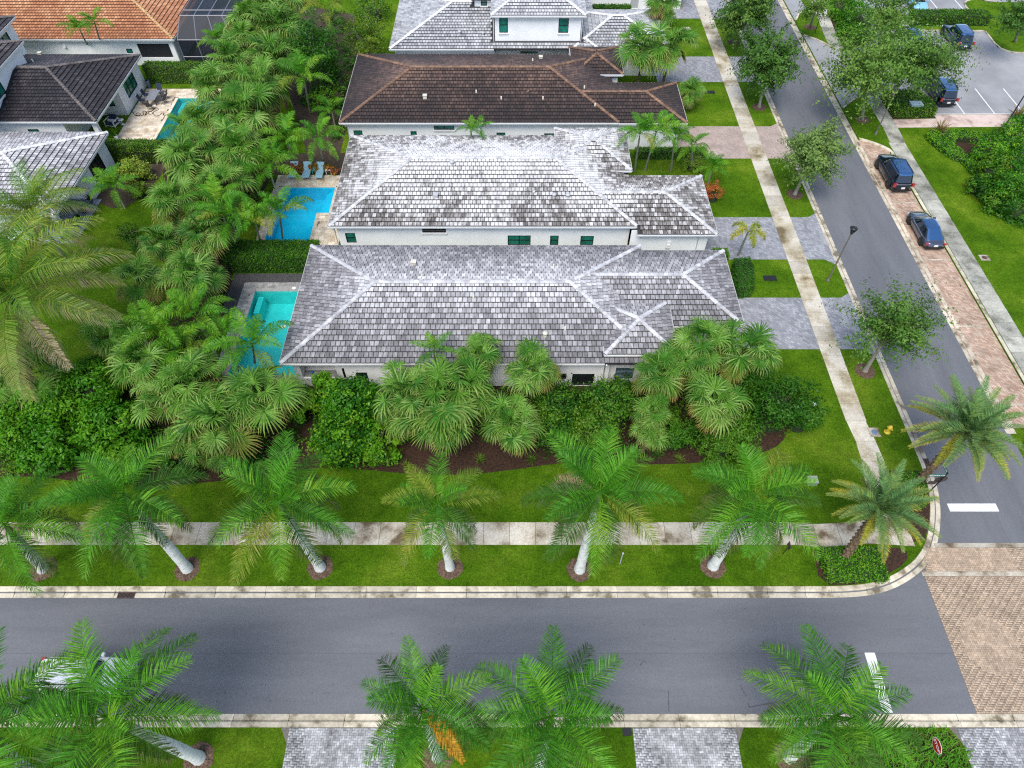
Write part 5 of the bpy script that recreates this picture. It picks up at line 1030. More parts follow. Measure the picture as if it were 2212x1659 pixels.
# ---- clipped hedges: a box of leaves round a dark core
def hedge(poly, h, label, seed, mat='hedge', leaf=.11, dens=240, name='hedge', group='clipped hedges', cat='hedge', rough=.06):
    cx = sum(p[0] for p in poly)/len(poly); cy = sum(p[1] for p in poly)/len(poly); r = thing(name, label, cat, (cx, cy, 0), 0, group)
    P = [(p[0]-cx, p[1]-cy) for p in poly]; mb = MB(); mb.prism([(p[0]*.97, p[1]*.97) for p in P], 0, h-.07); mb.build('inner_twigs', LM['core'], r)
    rg = np.random.RandomState(seed); pts, nr = [], []
    xs = [p[0] for p in P]; ys = [p[1] for p in P]; A = (max(xs)-min(xs))*(max(ys)-min(ys)); n = int(A*dens)
    for _ in range(n):
        x, y = rg.uniform(min(xs), max(xs)), rg.uniform(min(ys), max(ys))
        if _inpoly(x, y, P): pts.append((x, y, h+rg.normal()*rough*.6)); nr.append((0,0,1))
    for a, b in zip(P, P[1:]+P[:1]):
        L = math.hypot(b[0]-a[0], b[1]-a[1]); nx, ny = (b[1]-a[1])/L, -(b[0]-a[0])/L
        if _inpoly((a[0]+b[0])/2+nx*.05, (a[1]+b[1])/2+ny*.05, P): nx, ny = -nx, -ny
        for _ in range(int(L*h*dens)):
            u, v = rg.rand(), rg.rand(); o = rg.normal()*rough; pts.append((a[0]+(b[0]-a[0])*u+nx*o, a[1]+(b[1]-a[1])*u+ny*o, h*v)); nr.append((nx, ny, .3))
    Pn = np.array(pts); nn = np.array(nr)+rg.normal(size=(len(pts),3))*.5; nn /= np.linalg.norm(nn, axis=1)[:,None]; t = np.cross(nn, rg.normal(size=nn.shape)); t /= np.linalg.norm(t, axis=1)[:,None]; b = np.cross(nn, t); s = leaf*rg.uniform(.7,1.3,size=(len(pts),1))
    V = np.stack([Pn-t*s*.5, Pn+b*s*.3, Pn+t*s*.5, Pn-b*s*.3], 1).reshape(-1,3); obj('foliage', np_mesh('foliage', V, np.arange(4*len(pts)).reshape(-1,4), LM[mat], {'rnd': rg.rand(len(pts))*.5}), r)
rect = lambda x0, y0, x1, y1: [(x0,y0),(x1,y0),(x1,y1),(x0,y1)]
hedge(rect(-24.0,42.7,-16.3,44.7), 1.9, 'tall clipped hedge between the turquoise and the blue pool', 1, dens=260, leaf=.14)
hedge(rect(-40.6,73.2,-32.5,74.4), 2.0, 'clipped hedge along the far side of the dining patio', 2, leaf=.15, dens=150)
hedge(rect(-40.0,58.4,-33.6,59.5), 1.9, 'clipped hedge between the travertine patio and the left lawn', 3, leaf=.15, dens=170)
hedge([(G(*D(6,x,y),.9).x, G(*D(6,x,y),.9).y) for x, y in ((330,30),(430,20),(460,90),(460,210),(360,230))], 1.15, 'rounded clipped hedge beside the nearest garage', 4, 'bush2', .12, 300)
hedge(rect(49.4,86.7,58.9,88.6), 1.3, 'long hedge behind the parked cars in the lot', 5, leaf=.2, dens=90)
hedge([(40.2,66.4),(44.6,66.5),(44.7,68.6),(43.6,70.2),(40.3,70.4)], 1.0, 'clipped hedge round the grey utility cover at the parking lot', 6, leaf=.18, dens=130)
hedge([(42.3,62.8),(42.4,61.4),(43.1,59.5),(44.2,58.1),(44.5,55.8),(44.0,53.1),(44.5,51.0),(46.5,49.6),(47.6,50.4),(45.6,52.4),(45.5,55.8),(45.1,58.0),(44.3,60.9),(45.2,62.0),(46.8,61.8),(49.8,61.2),(50.0,62.3),(46.5,63.3),(43.4,63.4)], .55, 'low winding hedge round the purple mulch bed in the park lawn', 7, 'bush', .18, 130)
hedge(rect(19.0,15.7,22.6,17.75), .55, 'low clipped ground hedge under the corner date palm', 8, 'bush', .11, 330)
hedge([(25.4,20.9),(26.5,20.5),(27.2,22.1),(27.3,23.0),(25.5,23.1)], .6, 'low shrubs round the leaning date palm at the drain', 9, 'bush2', .13, 260)
hedge(rect(40.4,82.6,43.2,90), .7, 'low bed of foliage beside the parking entrance walk', 10, 'bush', .22, 90)
hedge(rect(12.2,58.9,19.2,59.7), .9, 'low hedge behind the second garage under the slim palms', 11, 'bush2', .15, 150)
hedge(rect(17.3,44.3,18.6,45.3), .5, 'small round bush at the edge of the second driveway', 12, 'bush', .12, 260)
hedge(rect(9.6,90.1,15,90.9), .9, 'dark hedge at the foot of the pale house front', 13, 'bush2', .2, 90)
def strappy(name, label, cx, cy, n, L, mat, seed, cat, group=None, spread=.9, w=.05, z0=0):
    rg = random.Random(seed); Q = []
    for k in range(n):
        a = rg.random()*2*PI; e = rg.uniform(.5,1.4); d = Vector((math.cos(a)*math.cos(e)*spread, math.sin(a)*math.cos(e)*spread, math.sin(e))); s = Vector((-math.sin(a), math.cos(a), 0))*w*.5; l = L*rg.uniform(.6,1.1); o = Vector((rg.uniform(-.06,.06), rg.uniform(-.06,.06), 0))
        m = o+d*l*.55; t = m+(d+Vector((0,0,-.55))).normalized()*l*.45; Q += [[o-s, o+s, m+s*.9, m-s*.9], [m-s*.9, m+s*.9, t+s*.1, t-s*.1]]
    o = obj(name, leafmesh(name, Q, [LM[mat]]), None, (cx, cy, z0)); return tag(o, label, cat, group)
p = C(12,390,410); strappy('bromeliad', 'reddish spiky bromeliad at the tip of the winding hedge', p.x, p.y, 40, 1.7, 'bromel', 1, 'plant', w=.16)
p = C(12,1540,200); strappy('bromeliad', 'tall brown bromeliad beside the black lamp post at the right edge', p.x, p.y, 40, 2.0, 'bromel', 2, 'plant', w=.18)
p = C(10,490,240); strappy('bromeliad', 'pale bromeliad in the round mulch hole near the top', p.x, p.y, 30, 1.2, 'lime', 3, 'plant', w=.14)
for i, (n, x, y) in enumerate(((5,900,1330),(5,430,1370),(5,1230,1330),(5,2190,1330),(5,2040,1300))):
    p = C(n,x,y); strappy('grass_tuft', ['grass tuft on the mulch below the lone round fan palm','grass tuft beside the small royal palm at the lawn edge','grass tuft right of the lone round fan palm','grass tuft at the mulch tip right of the bush','grass tuft between the fifth and sixth royal palms'][i], p.x, p.y, 60, .75, 'sabal_d' if i != 4 else 'oak', 20+i, 'plant', 'grass tufts on the front mulch', w=.03)
rg = random.Random(8); Q = []
for k in range(2600):
    x, y = rg.uniform(17.0,23.7), rg.uniform(4.0,7.55)
    if x > 23.0+.7*(7.6-y): continue
    a = rg.random()*2*PI; e = rg.uniform(.3,1.2); d = Vector((math.cos(a)*math.cos(e), math.sin(a)*math.cos(e), math.sin(e))); s = Vector((-math.sin(a), math.cos(a), 0))*.022; l = rg.uniform(.3,.6); o = Vector((x,y,.0)); m = o+d*l*.6; t = m+(d+Vector((0,0,-.8))).normalized()*l*.4
    Q += [[o-s,o+s,m+s,m-s],[m-s,m+s,t+s*.1,t-s*.1]]
stuff(obj('ground_cover', leafmesh('ground_cover', Q, [LM['grassy']])))
# park shrubs at the right edge, crotons behind the loungers
PS = [(12,1180,650,1.1,40,'leafy shrub on the right of the purple mulch bed','bush'), (12,1450,480,1.2,44,'shrub below the black lamp post at the right edge','bush'), (12,1600,300,1.0,34,'shrub at the foot of the brown bromeliad','bush'), (12,1230,900,1.2,40,'yellowish shrub below the purple mulch bed','hedge'), (12,1500,860,1.6,46,'tall shrub at the right edge beside the park lawn','bush'), (12,1100,1180,.8,34,'dark low shrub on the curve of the park lawn','bush2'), (12,1420,1180,1.4,44,'shrub mass at the right edge below the tall one','bush'), (12,1300,1400,.6,40,'low dark shrub where the winding hedge ends','bush2'), (12,1580,1480,.8,40,'lowest shrub at the right edge of the park lawn','bush2')]
for i, (n, x, y, z, rp, lb, mk) in enumerate(PS): shrub(D(n,x,y), z, rp, lb, 400+i, mk, 2400, .24, clumps=45, group='park shrubs at the right edge')
for i, (x, y, lb) in enumerate(((1190,190,'red croton behind the left sun lounger'),(1310,210,'orange croton between the left and middle loungers'),(1550,200,'yellow croton between the middle and right loungers'),(1800,200,'croton right of the third sun lounger'),(1920,230,'last croton of the bed, next to the second roof'))): shrub(D(19,x,y), .55, 11, lb, 420+i, 'croton', 420, .2, clumps=16, group='crotons behind the loungers', core=False)
shrub(D(1,830,1500), .5, 24, 'low dark shrub at the lower edge of the left lawn', 440, 'bush2', 900, .16); shrub(D(1,900,1580), .6, 26, 'shrub below the left lawn beside the bluish fan palm', 441, 'bush2', 900, .16)
shrub(D(1,2080,640), .9, 34, 'shrub on the shaded grass beside the brown roof', 442, 'bush', 1400, .2); shrub(D(1,1850,200), 2.0, 46, 'leafy shrub among the fan palms near the top', 443, 'bush2', 2200, .22); shrub(D(1,1300,1180), 1.4, 44, 'glossy shrub between the fan palms above the left lawn', 444, 'bush2', 2200, .2); shrub(D(1,1350,1290), 1.2, 40, 'shrub below the fan palms beside the blue pool clump', 445, 'bush', 2000, .2)
shrub(D(10,600,150), 1.2, 40, 'green shrub mass beyond the white sign', 446, 'bush', 2200, .28); shrub(D(10,420,60), 1.0, 34, 'shrub mass at the top edge right of the white sign', 447, 'bush', 1600, .28); shrub(D(2,200,60), 1.2, 40, 'dark shrub with pale flowers left of the two storey house', 448, 'bush2', 2000, .24); shrub(D(2,2100,120), .8, 22, 'round bush at the top driveway', 449, 'bush', 900, .22)

# undergrowth that fills the beds: nobody could count it
def undergrowth(poly, n, leaf, hmax, mat, seed, avoid=()):
    rg = np.random.RandomState(seed); xs = [p[0] for p in poly]; ys = [p[1] for p in poly]; P = []
    nb = n//70; cs_ = []
    while len(cs_) < nb:
        x, y = rg.uniform(min(xs), max(xs)), rg.uniform(min(ys), max(ys))
        if _inpoly(x, y, poly) and not any(a[0] < x < a[2] and a[1] < y < a[3] for a in avoid): cs_.append((x, y, rg.uniform(.45,1.0)*hmax, rg.uniform(.35,.75)))
    c = np.array(cs_); k = rg.randint(0, nb, n); d = rg.normal(size=(n,3)); d /= np.linalg.norm(d, axis=1)[:,None]; d[:,2] = np.abs(d[:,2]); rr = c[k,3][:,None]*rg.uniform(.75,1.1,size=(n,1))
    Pn = np.stack([c[k,0], c[k,1], np.zeros(n)], 1)+d*np.concatenate([rr, rr, c[k,2][:,None]*rg.uniform(.75,1.05,size=(n,1))], 1)
    nn = d+rg.normal(size=(n,3))*.5+np.array([0,0,.4]); nn /= np.linalg.norm(nn, axis=1)[:,None]; t = np.cross(nn, rg.normal(size=nn.shape)); t /= np.linalg.norm(t, axis=1)[:,None]; b = np.cross(nn, t); s = leaf*rg.uniform(.6,1.3,size=(n,1))
    V = np.stack([Pn-t*s*.5, Pn+b*s*.28, Pn+t*s*.5, Pn-b*s*.28], 1).reshape(-1,3)
    stuff(obj('undergrowth', np_mesh('undergrowth', V, np.arange(4*n).reshape(-1,4), LM[mat], {'rnd': np.clip(rg.rand(nb)[k]*.6, 0, 1)})))
undergrowth([(-46,23.9),(-30,24),(-14,24.6),(-10,24.6),(-4,25.0),(4,25.2),(12,25.0),(17.5,26.2),(18.6,28.5),(17.5,32),(12,32.4),(11.4,30.2),(-16,30.2),(-22,31),(-23.3,36),(-24.3,45),(-23.6,58),(-26,72),(-31,73),(-33.2,62),(-33,56),(-30.5,49),(-28,45),(-26.2,40),(-27,35),(-32,31.5),(-46,31)], 60000, .2, 1.7, 'bush2', 5, [(-8.5,24,1.5,26.3)])
undergrowth([(-25,74.5),(-19.5,60),(-17.4,60),(-17.4,75),(-20,90),(-32,95),(-31,80)], 9000, .26, 1.3, 'bush2', 6)
undergrowth([(45.5,57),(47.5,60.4),(50,61),(53,60),(60,58),(60,50),(48,50.4),(46,52.5)], 8000, .26, 1.1, 'bush', 7, [(44.3,57.6,47.3,62)])
undergrowth([(39.8,81.3),(42,82),(43,84),(44,89.5),(44,97),(40.2,97)], 5000, .3, 1.2, 'bush', 8)
# ================================================================ VEHICLES, STREET FURNITURE, GARDEN FURNITURE
CM = {'black': M('sky_tinted_black_paint', (.010,.020,.045), rough=.07, metal=.75, coat=1), 'grey': M('grey_blue_car_paint', (.075,.09,.14), rough=.2, metal=.6, coat=1), 'white': M('white_car_paint', (.75,.76,.78), rough=.2, coat=1), 'navy': M('sky_tinted_navy_paint', (.012,.035,.10), rough=.07, metal=.75, coat=1), 'sky': M('light_blue_car_paint', (.20,.45,.60), rough=.2, coat=1),  # black and navy paints hold the blue of reflected sky in their colour
 'glass': M('car_glass', (.006,.014,.03), rough=.03, metal=.5, coat=1), 'skyroof': M('sky_tinted_roof', (.05,.16,.36), rough=.03, metal=.8, coat=1), 'tyre': M('tyre_rubber', (.012,.012,.012), rough=.85), 'rim': M('alloy_rim', (.32,.33,.35), rough=.3, metal=.9), 'red': M('red_tail_light', (.35,.008,.01), rough=.15, coat=1), 'lamp': M('clear_headlight', (.7,.72,.75), rough=.1, coat=1), 'plate': M('number_plate', (.7,.72,.7), rough=.5), 'chrome': M('chrome_strip', (.6,.6,.62), rough=.15, metal=1), 'trimb': M('black_car_trim', (.01,.01,.01), rough=.5)}  # roof blue is the sky's reflection put into the colour, metal roofs too
def sell(t, a, b, p): c, s = math.cos(t), math.sin(t); return a*math.copysign(abs(c)**(2/p), c), b*math.copysign(abs(s)**(2/p), s)
def car(label, loc, rz, paint, kind='suv', group='parked cars', rims='rim'):
    SUV = kind == 'suv'; L, W = (5.2, 2.0) if SUV else (4.7, 1.85); hb = 1.12 if SUV else .86; hr = 1.84 if SUV else 1.43; wb = 1.58 if SUV else 1.44; R0 = .40 if SUV else .34
    t = thing('car', label, 'car', loc, rz, group); N = 56; tt = [2*PI*k/N for k in range(N)]
    def ring(z, sx, sy, p, hood): 
        o = []
        for a in tt:
            x, y = sell(a, L/2*sx, W/2*sy, p); dz = 0
            if hood: f = max(0, x/(L/2)-.25)/.75; b = max(0, -x/(L/2)-.72)/.28; dz = -(.22 if SUV else .20)*f**2-(.10 if SUV else .06)*b
            o.append((x, y, z+dz))
        return o
    lv = [ring(.26,.96,.90,4.6,0), ring(.40,1.0,.985,4.8,0), ring(.62,1.0,1.0,5,0), ring(hb*.80,.995,.985,5,1), ring(hb-.03,.98,.955,5,1), ring(hb,.955,.92,5,1), ring(hb+.03,.6,.6,4,1), ring(hb+.03,.02,.02,4,1)]
    mb = MB(); V = [v for r in lv for v in r]; mb.add(V, [(i*N+k, i*N+(k+1)%N, (i+1)*N+(k+1)%N, (i+1)*N+k) for i in range(len(lv)-1) for k in range(N)], 0, True); mb.add(lv[0], [tuple(reversed(range(N)))]); mb.build('body', CM[paint], t)
    if SUV: base = (-2.45, 1.12); top = (-2.12, .45); wbs, wts = .93, .76
    else: base = (-2.05, 1.38); top = (-.95, .38); wbs, wts = .86, .60
    def gring(u, ex=0):
        x0 = base[0]+(top[0]-base[0])*u-ex; x1 = base[1]+(top[1]-base[1])*u+ex; hw = wbs+(wts-wbs)*u+ex; o = []
        for a in tt:
            x, y = sell(a, (x1-x0)/2, hw, 5); o.append(((x0+x1)/2+x, y, hb-.02+(hr-hb)*(u-.10*u*u)/.90))
        return o
    us = [0, .10, .86, 1.0]; G_ = [gring(u) for u in us]; parts = {k: MB() for k in ('windscreen','rear_window','side_window','pillars','roof')}
    for i in range(3):
        for k in range(N):
            a = math.degrees((tt[k]+PI/N)) % 360; q = [G_[i][k], G_[i][(k+1)%N], G_[i+1][(k+1)%N], G_[i+1][k]]
            s_ = a if a <= 180 else 360-a
            if i == 1:
                nm = 'windscreen' if s_ < 40 else 'rear_window' if s_ > 140 else 'pillars' if (s_ < 47 or s_ > 133 or abs(s_-88) < 3.4 or (SUV and abs(s_-112) < 3)) else 'side_window'
            else: nm = 'pillars' if i == 0 else 'roof'
            if not SUV and i == 2 and nm == 'roof' and 47 < s_ < 133: nm = 'pillars'
            parts[nm].add(q, [(0,1,2,3)], 0, True)
    r1, r2, r3 = G_[3], [(x*.8+.2*sum(top)/2, y*.8, z+.035) for x, y, z in G_[3]], [(x*.02+.98*sum(top)/2, y*.02, z+.05) for x, y, z in G_[3]]
    for a_, b_ in ((r1, r2), (r2, r3)): parts['roof'].add(a_+b_, [(k, (k+1)%N, N+(k+1)%N, N+k) for k in range(N)], 0, True)
    for nm, m in parts.items(): m.build(nm, CM['skyroof'] if (not SUV and nm in ('roof','rear_window')) or (SUV and nm == 'roof' and paint != 'white') else CM['glass'] if nm in ('windscreen','rear_window','side_window') else CM[paint], t)
    tm = MB().lathe([(R0*.62,-.11),(R0*.9,-.115),(R0,-.08),(R0,.08),(R0*.9,.115),(R0*.62,.11)], 24).mesh('tyre', CM['tyre'])
    rm = MB(); rm.lathe([(R0*.64,.05),(R0*.60,.10),(R0*.52,.07)], 24); rm.lathe([(.09,.10),(.07,.115),(0,.115)], 12); rm.lathe([(R0*.6,.02),(0,.02)], 24, 1)
    for k in range(7): rm.cbox(Matrix.Rotation(2*PI*k/7,3,'Z') @ Vector((R0*.33,0,.09)), (R0*.5,.05,.03), 0, Matrix.Rotation(2*PI*k/7,3,'Z'))
    rm = rm.mesh('rim', [CM[rims], CM['trimb']]); am = MB().lathe([(R0*1.16,0),(R0*1.16,.012),(0,.012)], 24).mesh('wheel_arch', CM['trimb'])
    for sx in (-1, 1):
        for sy in (-1, 1):
            w_ = obj('wheel', MB().lathe([(R0*.6,-.1),(R0*.6,.04),(.02,.04)], 16).mesh('wheel', CM['trimb']), t, (sx*wb, sy*(W/2-.115), R0)); w_.rotation_euler = (-PI/2*sy, 0, 0); obj('tyre', tm, w_); obj('rim', rm, w_)
            a_ = obj('wheel_arch', am, t, (sx*wb, sy*(W/2-.012), R0+.03)); a_.rotation_euler = (-PI/2*sy, 0, 0)
    for sy in (-1, 1):
        MB().cbox((-L/2+.10, sy*(W/2-.14), hb*.84), (.16,.22,.34 if SUV else .10)).build('tail_light', CM['red'], t); MB().cbox((L/2-.20, sy*(W/2-.30), hb*.62), (.2,.3,.12)).build('headlight', CM['lamp'], t)
        MB().cbox((base[1]-.35, sy*(W/2+.06), hb+.06), (.14,.2,.15)).build('mirror', CM[paint], t)
        MB().cbox((-.2, sy*(W/2-.045), hb-.015), (2.9 if SUV else 2.2,.02,.025)).build('window_strip', CM['chrome'], t)
        if SUV: MB().cbox((sum(top)/2, sy*(wts-.09), hr+.045), (2.1,.04,.05)).build('roof_rail', CM['trimb'], t)
    MB().cbox((-L/2-.008, 0, .66 if SUV else .62), (.03,.34,.17)).build('number_plate', CM['plate'], t); MB().cbox((-L/2+.03, 0, .40), (.10,W*.86,.16)).build('rear_bumper', CM['trimb'], t)
    if SUV: MB().cbox((-L/2+.02, 0, hb-.06), (.03,1.1,.035)).build('tailgate_strip', CM['chrome'], t)
    return t
car('large black SUV with alloy wheels in the brick parking bay', (36.62,56.15,-.118), PI/2, 'black', 'suv'); car('grey blue saloon car with a glass roof in the brick parking bay', (36.68,47.85,-.118), PI/2, 'grey', 'sedan', rims='trimb')
car('black SUV parked nearest the pink walk in the car park', (46.55,70.75,.005), PI/2, 'black', 'suv', 'cars in the car park'); car('dark blue SUV with red tail lights parked at the grass island', (53.3,83.0,.005), PI/2, 'navy', 'suv', 'cars in the car park')
car('dark car half hidden by the large tree in the car park', (47.9,83.1,.005), PI/2, 'navy', 'sedan', 'cars in the car park'); car('light blue car at the top edge behind the trees', (51.9,92.6,.005), -PI/2, 'sky', 'sedan', 'cars in the car park')
car('white SUV on the front road under the large palm at lower left', (-23.3,10.1,-.118), 0, 'white', 'suv', 'cars on the roads')
# ---- lamp posts
def lamp_post(x, y, label, h=5.6, mat='olive', white=False):
    t = thing('lamp_post', label, 'lamp post', (x,y,0), 0, 'lamp posts'); MB().lathe([(.16,0),(.16,.12),(.10,.2),(.075,.5)], 12).build('base', MT[mat], t)
    MB().tube([(0,0,.4),(0,0,h-.55)], [.07,.05], 10).build('pole', MT[mat], t); cup = MB()
    for k in range(4):
        a = k*PI/2+.6; d = Vector((math.cos(a),math.sin(a),0)); cup.tube([Vector((0,0,h-.62))+d*.04, Vector((0,0,h-.35))+d*.14, Vector((0,0,h))+d*.30], [.04,.05,.02], 6)
    cup.lathe([(.05,h-.62),(.13,h-.5),(.17,h-.3),(.12,h-.28),(0,h-.3)], 12); cup.build('lamp_head', MT['trim'] if white else MT['black'], t)
    MB().lathe([(.26,h-.10),(.30,h-.05),(.12,h+.02),(0,h+.03)], 14).build('lamp_cap', MT['trim'] if white else MT['black'], t)
lamp_post(26.43,41.74,'lamp post on the verge in front of the second driveway'); lamp_post(37.44,63.3,'lamp post beside the big tree at the parking entrance'); lamp_post(51.6,65.0,'black lamp post with a white head at the right edge',5.6,'black',True)
# ---- signs
def text_mesh(s, size, mat, name):
    cu = bpy.data.curves.new(name, 'FONT'); cu.body = s; cu.size = size; cu.align_x = 'CENTER'; cu.align_y = 'CENTER'; cu.extrude = .002; cu.offset = size*.012
    o = bpy.data.objects.new(name, cu); COL.objects.link(o); me = bpy.data.meshes.new_from_object(o.evaluated_get(bpy.context.evaluated_depsgraph_get())); bpy.data.objects.remove(o); me.materials.clear(); me.materials.append(mat); return me
MT['stopred'] = M('stop_sign_red', (.42,.008,.012), rough=.4); MT['signgreen'] = M('street_sign_green', (.005,.13,.10), rough=.35); MT['signwhite'] = M('sign_white', (.85,.85,.85), rough=.4); MT['signback'] = M('bronze_sign_back', (.045,.032,.028), rough=.45)
def octo(r): return [(r*math.cos(PI/8+k*PI/4), r*math.sin(PI/8+k*PI/4)) for k in range(8)]
FW = Matrix(((0,0,-1,0),(-1,0,0,0),(0,1,0,0),(0,0,0,1)))       # plate facing west (-x): local x -> -y, local y -> z, local z -> -x
FS = Matrix(((1,0,0,0),(0,0,-1,0),(0,1,0,0),(0,0,0,1)))        # plate facing south (-y)
FN = Matrix(((-1,0,0,0),(0,0,1,0),(0,1,0,0),(0,0,0,1)))        # plate facing north
b = G(1982,1628); t = thing('stop_sign', 'red stop sign over the strappy ground cover at lower right', 'sign', (b.x,b.y,0)); MB().tube([(0,0,0),(0,0,2.5)], .035, 8).build('post', MT['black'], t)
TL = lambda v: Matrix.Translation(v)
pl = obj('sign_plate', MB().prism(octo(.40),0,.012).mesh('sign_plate', MT['signwhite']), t, mat=TL((-.04,0,2.15)) @ FW)
obj('red_face', MB().prism(octo(.368),0,.006).mesh('red_face', MT['stopred']), pl, (0,0,.012)); obj('lettering', text_mesh('STOP', .27, MT['signwhite'], 'lettering'), pl, (0,0,.021))
b = G(1998,1072); t = thing('street_sign', 'green street name sign on the bronze post at the corner', 'sign', (b.x,b.y,0)); MB().tube([(0,0,0),(0,0,3.0)], .04, 8).build('post', MT['black'], t)
def blade(mat_, L, s, c):
    p = obj('name_blade', MB().prism([(-L/2,-.115),(L/2,-.115),(L/2,.115),(-L/2,.115)],-.01,.01).mesh('name_blade', MT['signgreen']), t, mat=TL(c) @ mat_); obj('lettering', text_mesh(s, .17, MT['signwhite'], 'lettering'), p, (0,0,.013))
blade(FS, 1.0, 'ARTISAN CIR', (-.54,0,2.72)); blade(FW, 1.0, 'VITALIA LN', (0,.54,2.95))
pl = obj('stop_sign_back', MB().prism(octo(.40),0,.014).mesh('stop_sign_back', MT['signback']), t, mat=TL((0,.045,2.15)) @ FN)
pl = obj('backing_panel', MB().prism([(-.28,-.2),(.28,-.2),(.28,.2),(-.28,.2)],0,.014).mesh('backing_panel', MT['signback']), t, mat=TL((-.38,.02,1.75)) @ FN)
b = C(10,178,322); t = thing('parking_sign', 'white notice sign on a dark post at the top of the side street', 'sign', (b.x,b.y,0)); MB().tube([(0,0,0),(0,0,2.7)], .04, 8).build('post', MT['black'], t)
pl = obj('sign_plate', MB().prism([(-.34,-.42),(.34,-.42),(.34,.42),(-.34,.42)],0,.012).mesh('sign_plate', MT['signwhite']), t, mat=TL((.25,-.05,2.45)) @ FS)
fr_ = MB()
for x0, y0, x1, y1 in ((-.37,-.45,.37,-.42),(-.37,.42,.37,.45),(-.37,-.42,-.34,.42),(.34,-.42,.37,.42)): fr_.box(x0,y0,-.01,x1,y1,.016)
fr_.build('sign_frame', MT['black'], pl); ln = MB(); rg = random.Random(2)
for y, n, wd in ((.14,6,.42),(-.06,3,.18),(-.22,5,.28)):
    for k in range(n): ln.box(-wd/2+wd*k/n, y-.045, .0125, -wd/2+wd*(k+.72)/n, y+.045, .015)
ln.build('lettering', MT['frame'], pl)
b = G(1691,1197); t = thing('small_sign', 'small dark sign plate on a post beside the sixth royal palm', 'sign', (b.x,b.y,0)); MB().tube([(0,0,0),(0,0,1.3)], .025, 6).build('post', MT['black'], t); MB().box(-.02,-.2,1.0,.02,.2,1.45).build('sign_plate', MT['signback'], t)
b = C(8,1805,335); t = thing('marker_post', 'thin grey post on the verge beside the fifth royal palm', 'post', (b.x,b.y,0)); MB().tube([(0,0,0),(0,0,1.5)], .035, 8).build('post', MT['ventg'], t); MB().cbox((0,0,1.52),(.1,.1,.06)).build('cap', MT['ventg'], t)
# ---- hydrant, covers, boxes
MT['yellow'] = M('yellow_hydrant_paint', (.62,.42,.02), (.72,.52,.04), 6, .4)
b = G(1916,933); t = thing('fire_hydrant', 'yellow fire hydrant on the verge near the corner', 'fire hydrant', (b.x,b.y,0)); MB().lathe([(.22,0),(.22,.05),(.13,.06),(.12,.42),(.15,.44),(.15,.48)], 16).build('barrel', MT['yellow'], t); MB().lathe([(.17,.48),(.17,.52),(.14,.62),(.07,.69),(.05,.69),(.05,.75),(0,.75)], 16).build('bonnet', MT['yellow'], t)
for a in (0, 2.1, 4.2): d = Vector((math.cos(a-.4),math.sin(a-.4),0)); MB().tube([d*.1+Vector((0,0,.36)), d*.22+Vector((0,0,.36))], .06, 10).tube([d*.22+Vector((0,0,.36)), d*.25+Vector((0,0,.36))], .035, 6).build('outlet', MT['yellow'], t)
def cover(p, sx, sy, label, m1, m2=None, z=.03):
    t = thing('utility_cover', label, 'cover', (p.x,p.y,0), 0, 'covers set in the ground'); MB().box(-sx/2,-sy/2,0,sx/2,sy/2,z).build('frame', m1, t)
    if m2 is not None: MB().lathe([(sx*.27,z),(sx*.27,z+.008),(sx*.2,z+.012),(0,z+.012)], 16).build('lid', m2, t)
    else: MB().box(-sx/2+.06,-sy/2+.06,z,sx/2-.06,sy/2-.06,z+.01).build('lid', m1, t)
MT['bluelid'] = M('blue_valve_lid', (.12,.2,.32), rough=.5)
cover(G(1888,934), .75, .75, 'concrete meter pad with a blue round lid beside the walk', MT['slab'], MT['bluelid'], .04); cover(G(1663,601), 1.1, .6, 'black meter cover on the lawn below the second driveway', MT['black']); cover(C(3,175,598), 1.1, .6, 'black meter cover on the lawn by the brown house', MT['black'])
cover(C(3,28,184), .8, .6, 'beige cover on the lawn by the top driveway', MT['slab']); cover(C(6,1955,12), .8, .7, 'white square cover in the park lawn', MT['slab'], MT['iron']); cover(C(8,1850,1425), .45, .4, 'black box lid in the grass at the kerb, bottom centre', MT['black'])
def ubox(p, sz, label, m): t = thing('utility_box', label, 'box', (p.x,p.y,0), 0, 'utility boxes'); MB().box(-sz[0]/2,-sz[1]/2,0,sz[0]/2,sz[1]/2,sz[2]).build('cabinet', m, t); MB().box(-sz[0]/2-.03,-sz[1]/2-.03,sz[2],sz[0]/2+.03,sz[1]/2+.03,sz[2]+.05).build('lid', m, t)
ubox(G(1752,1042), (.6,.5,.35), 'pale utility box on the lawn behind the sixth royal palm', M('pale_box', (.30,.33,.28), rough=.6)); ubox(G(*D(10,1165,1010), 1.1)-Vector((0,0,1.1)), (1.2,.8,1.15), 'blue grey utility cabinet inside the clipped hedge at the car park', M('blue_grey_box', (.30,.40,.45), rough=.5))
p = C(6,845,962,.3); ubox(Vector((p.x,p.y,0)), (.35,.3,.35), 'small white box at the edge of the dark right bush', MT['trim'])
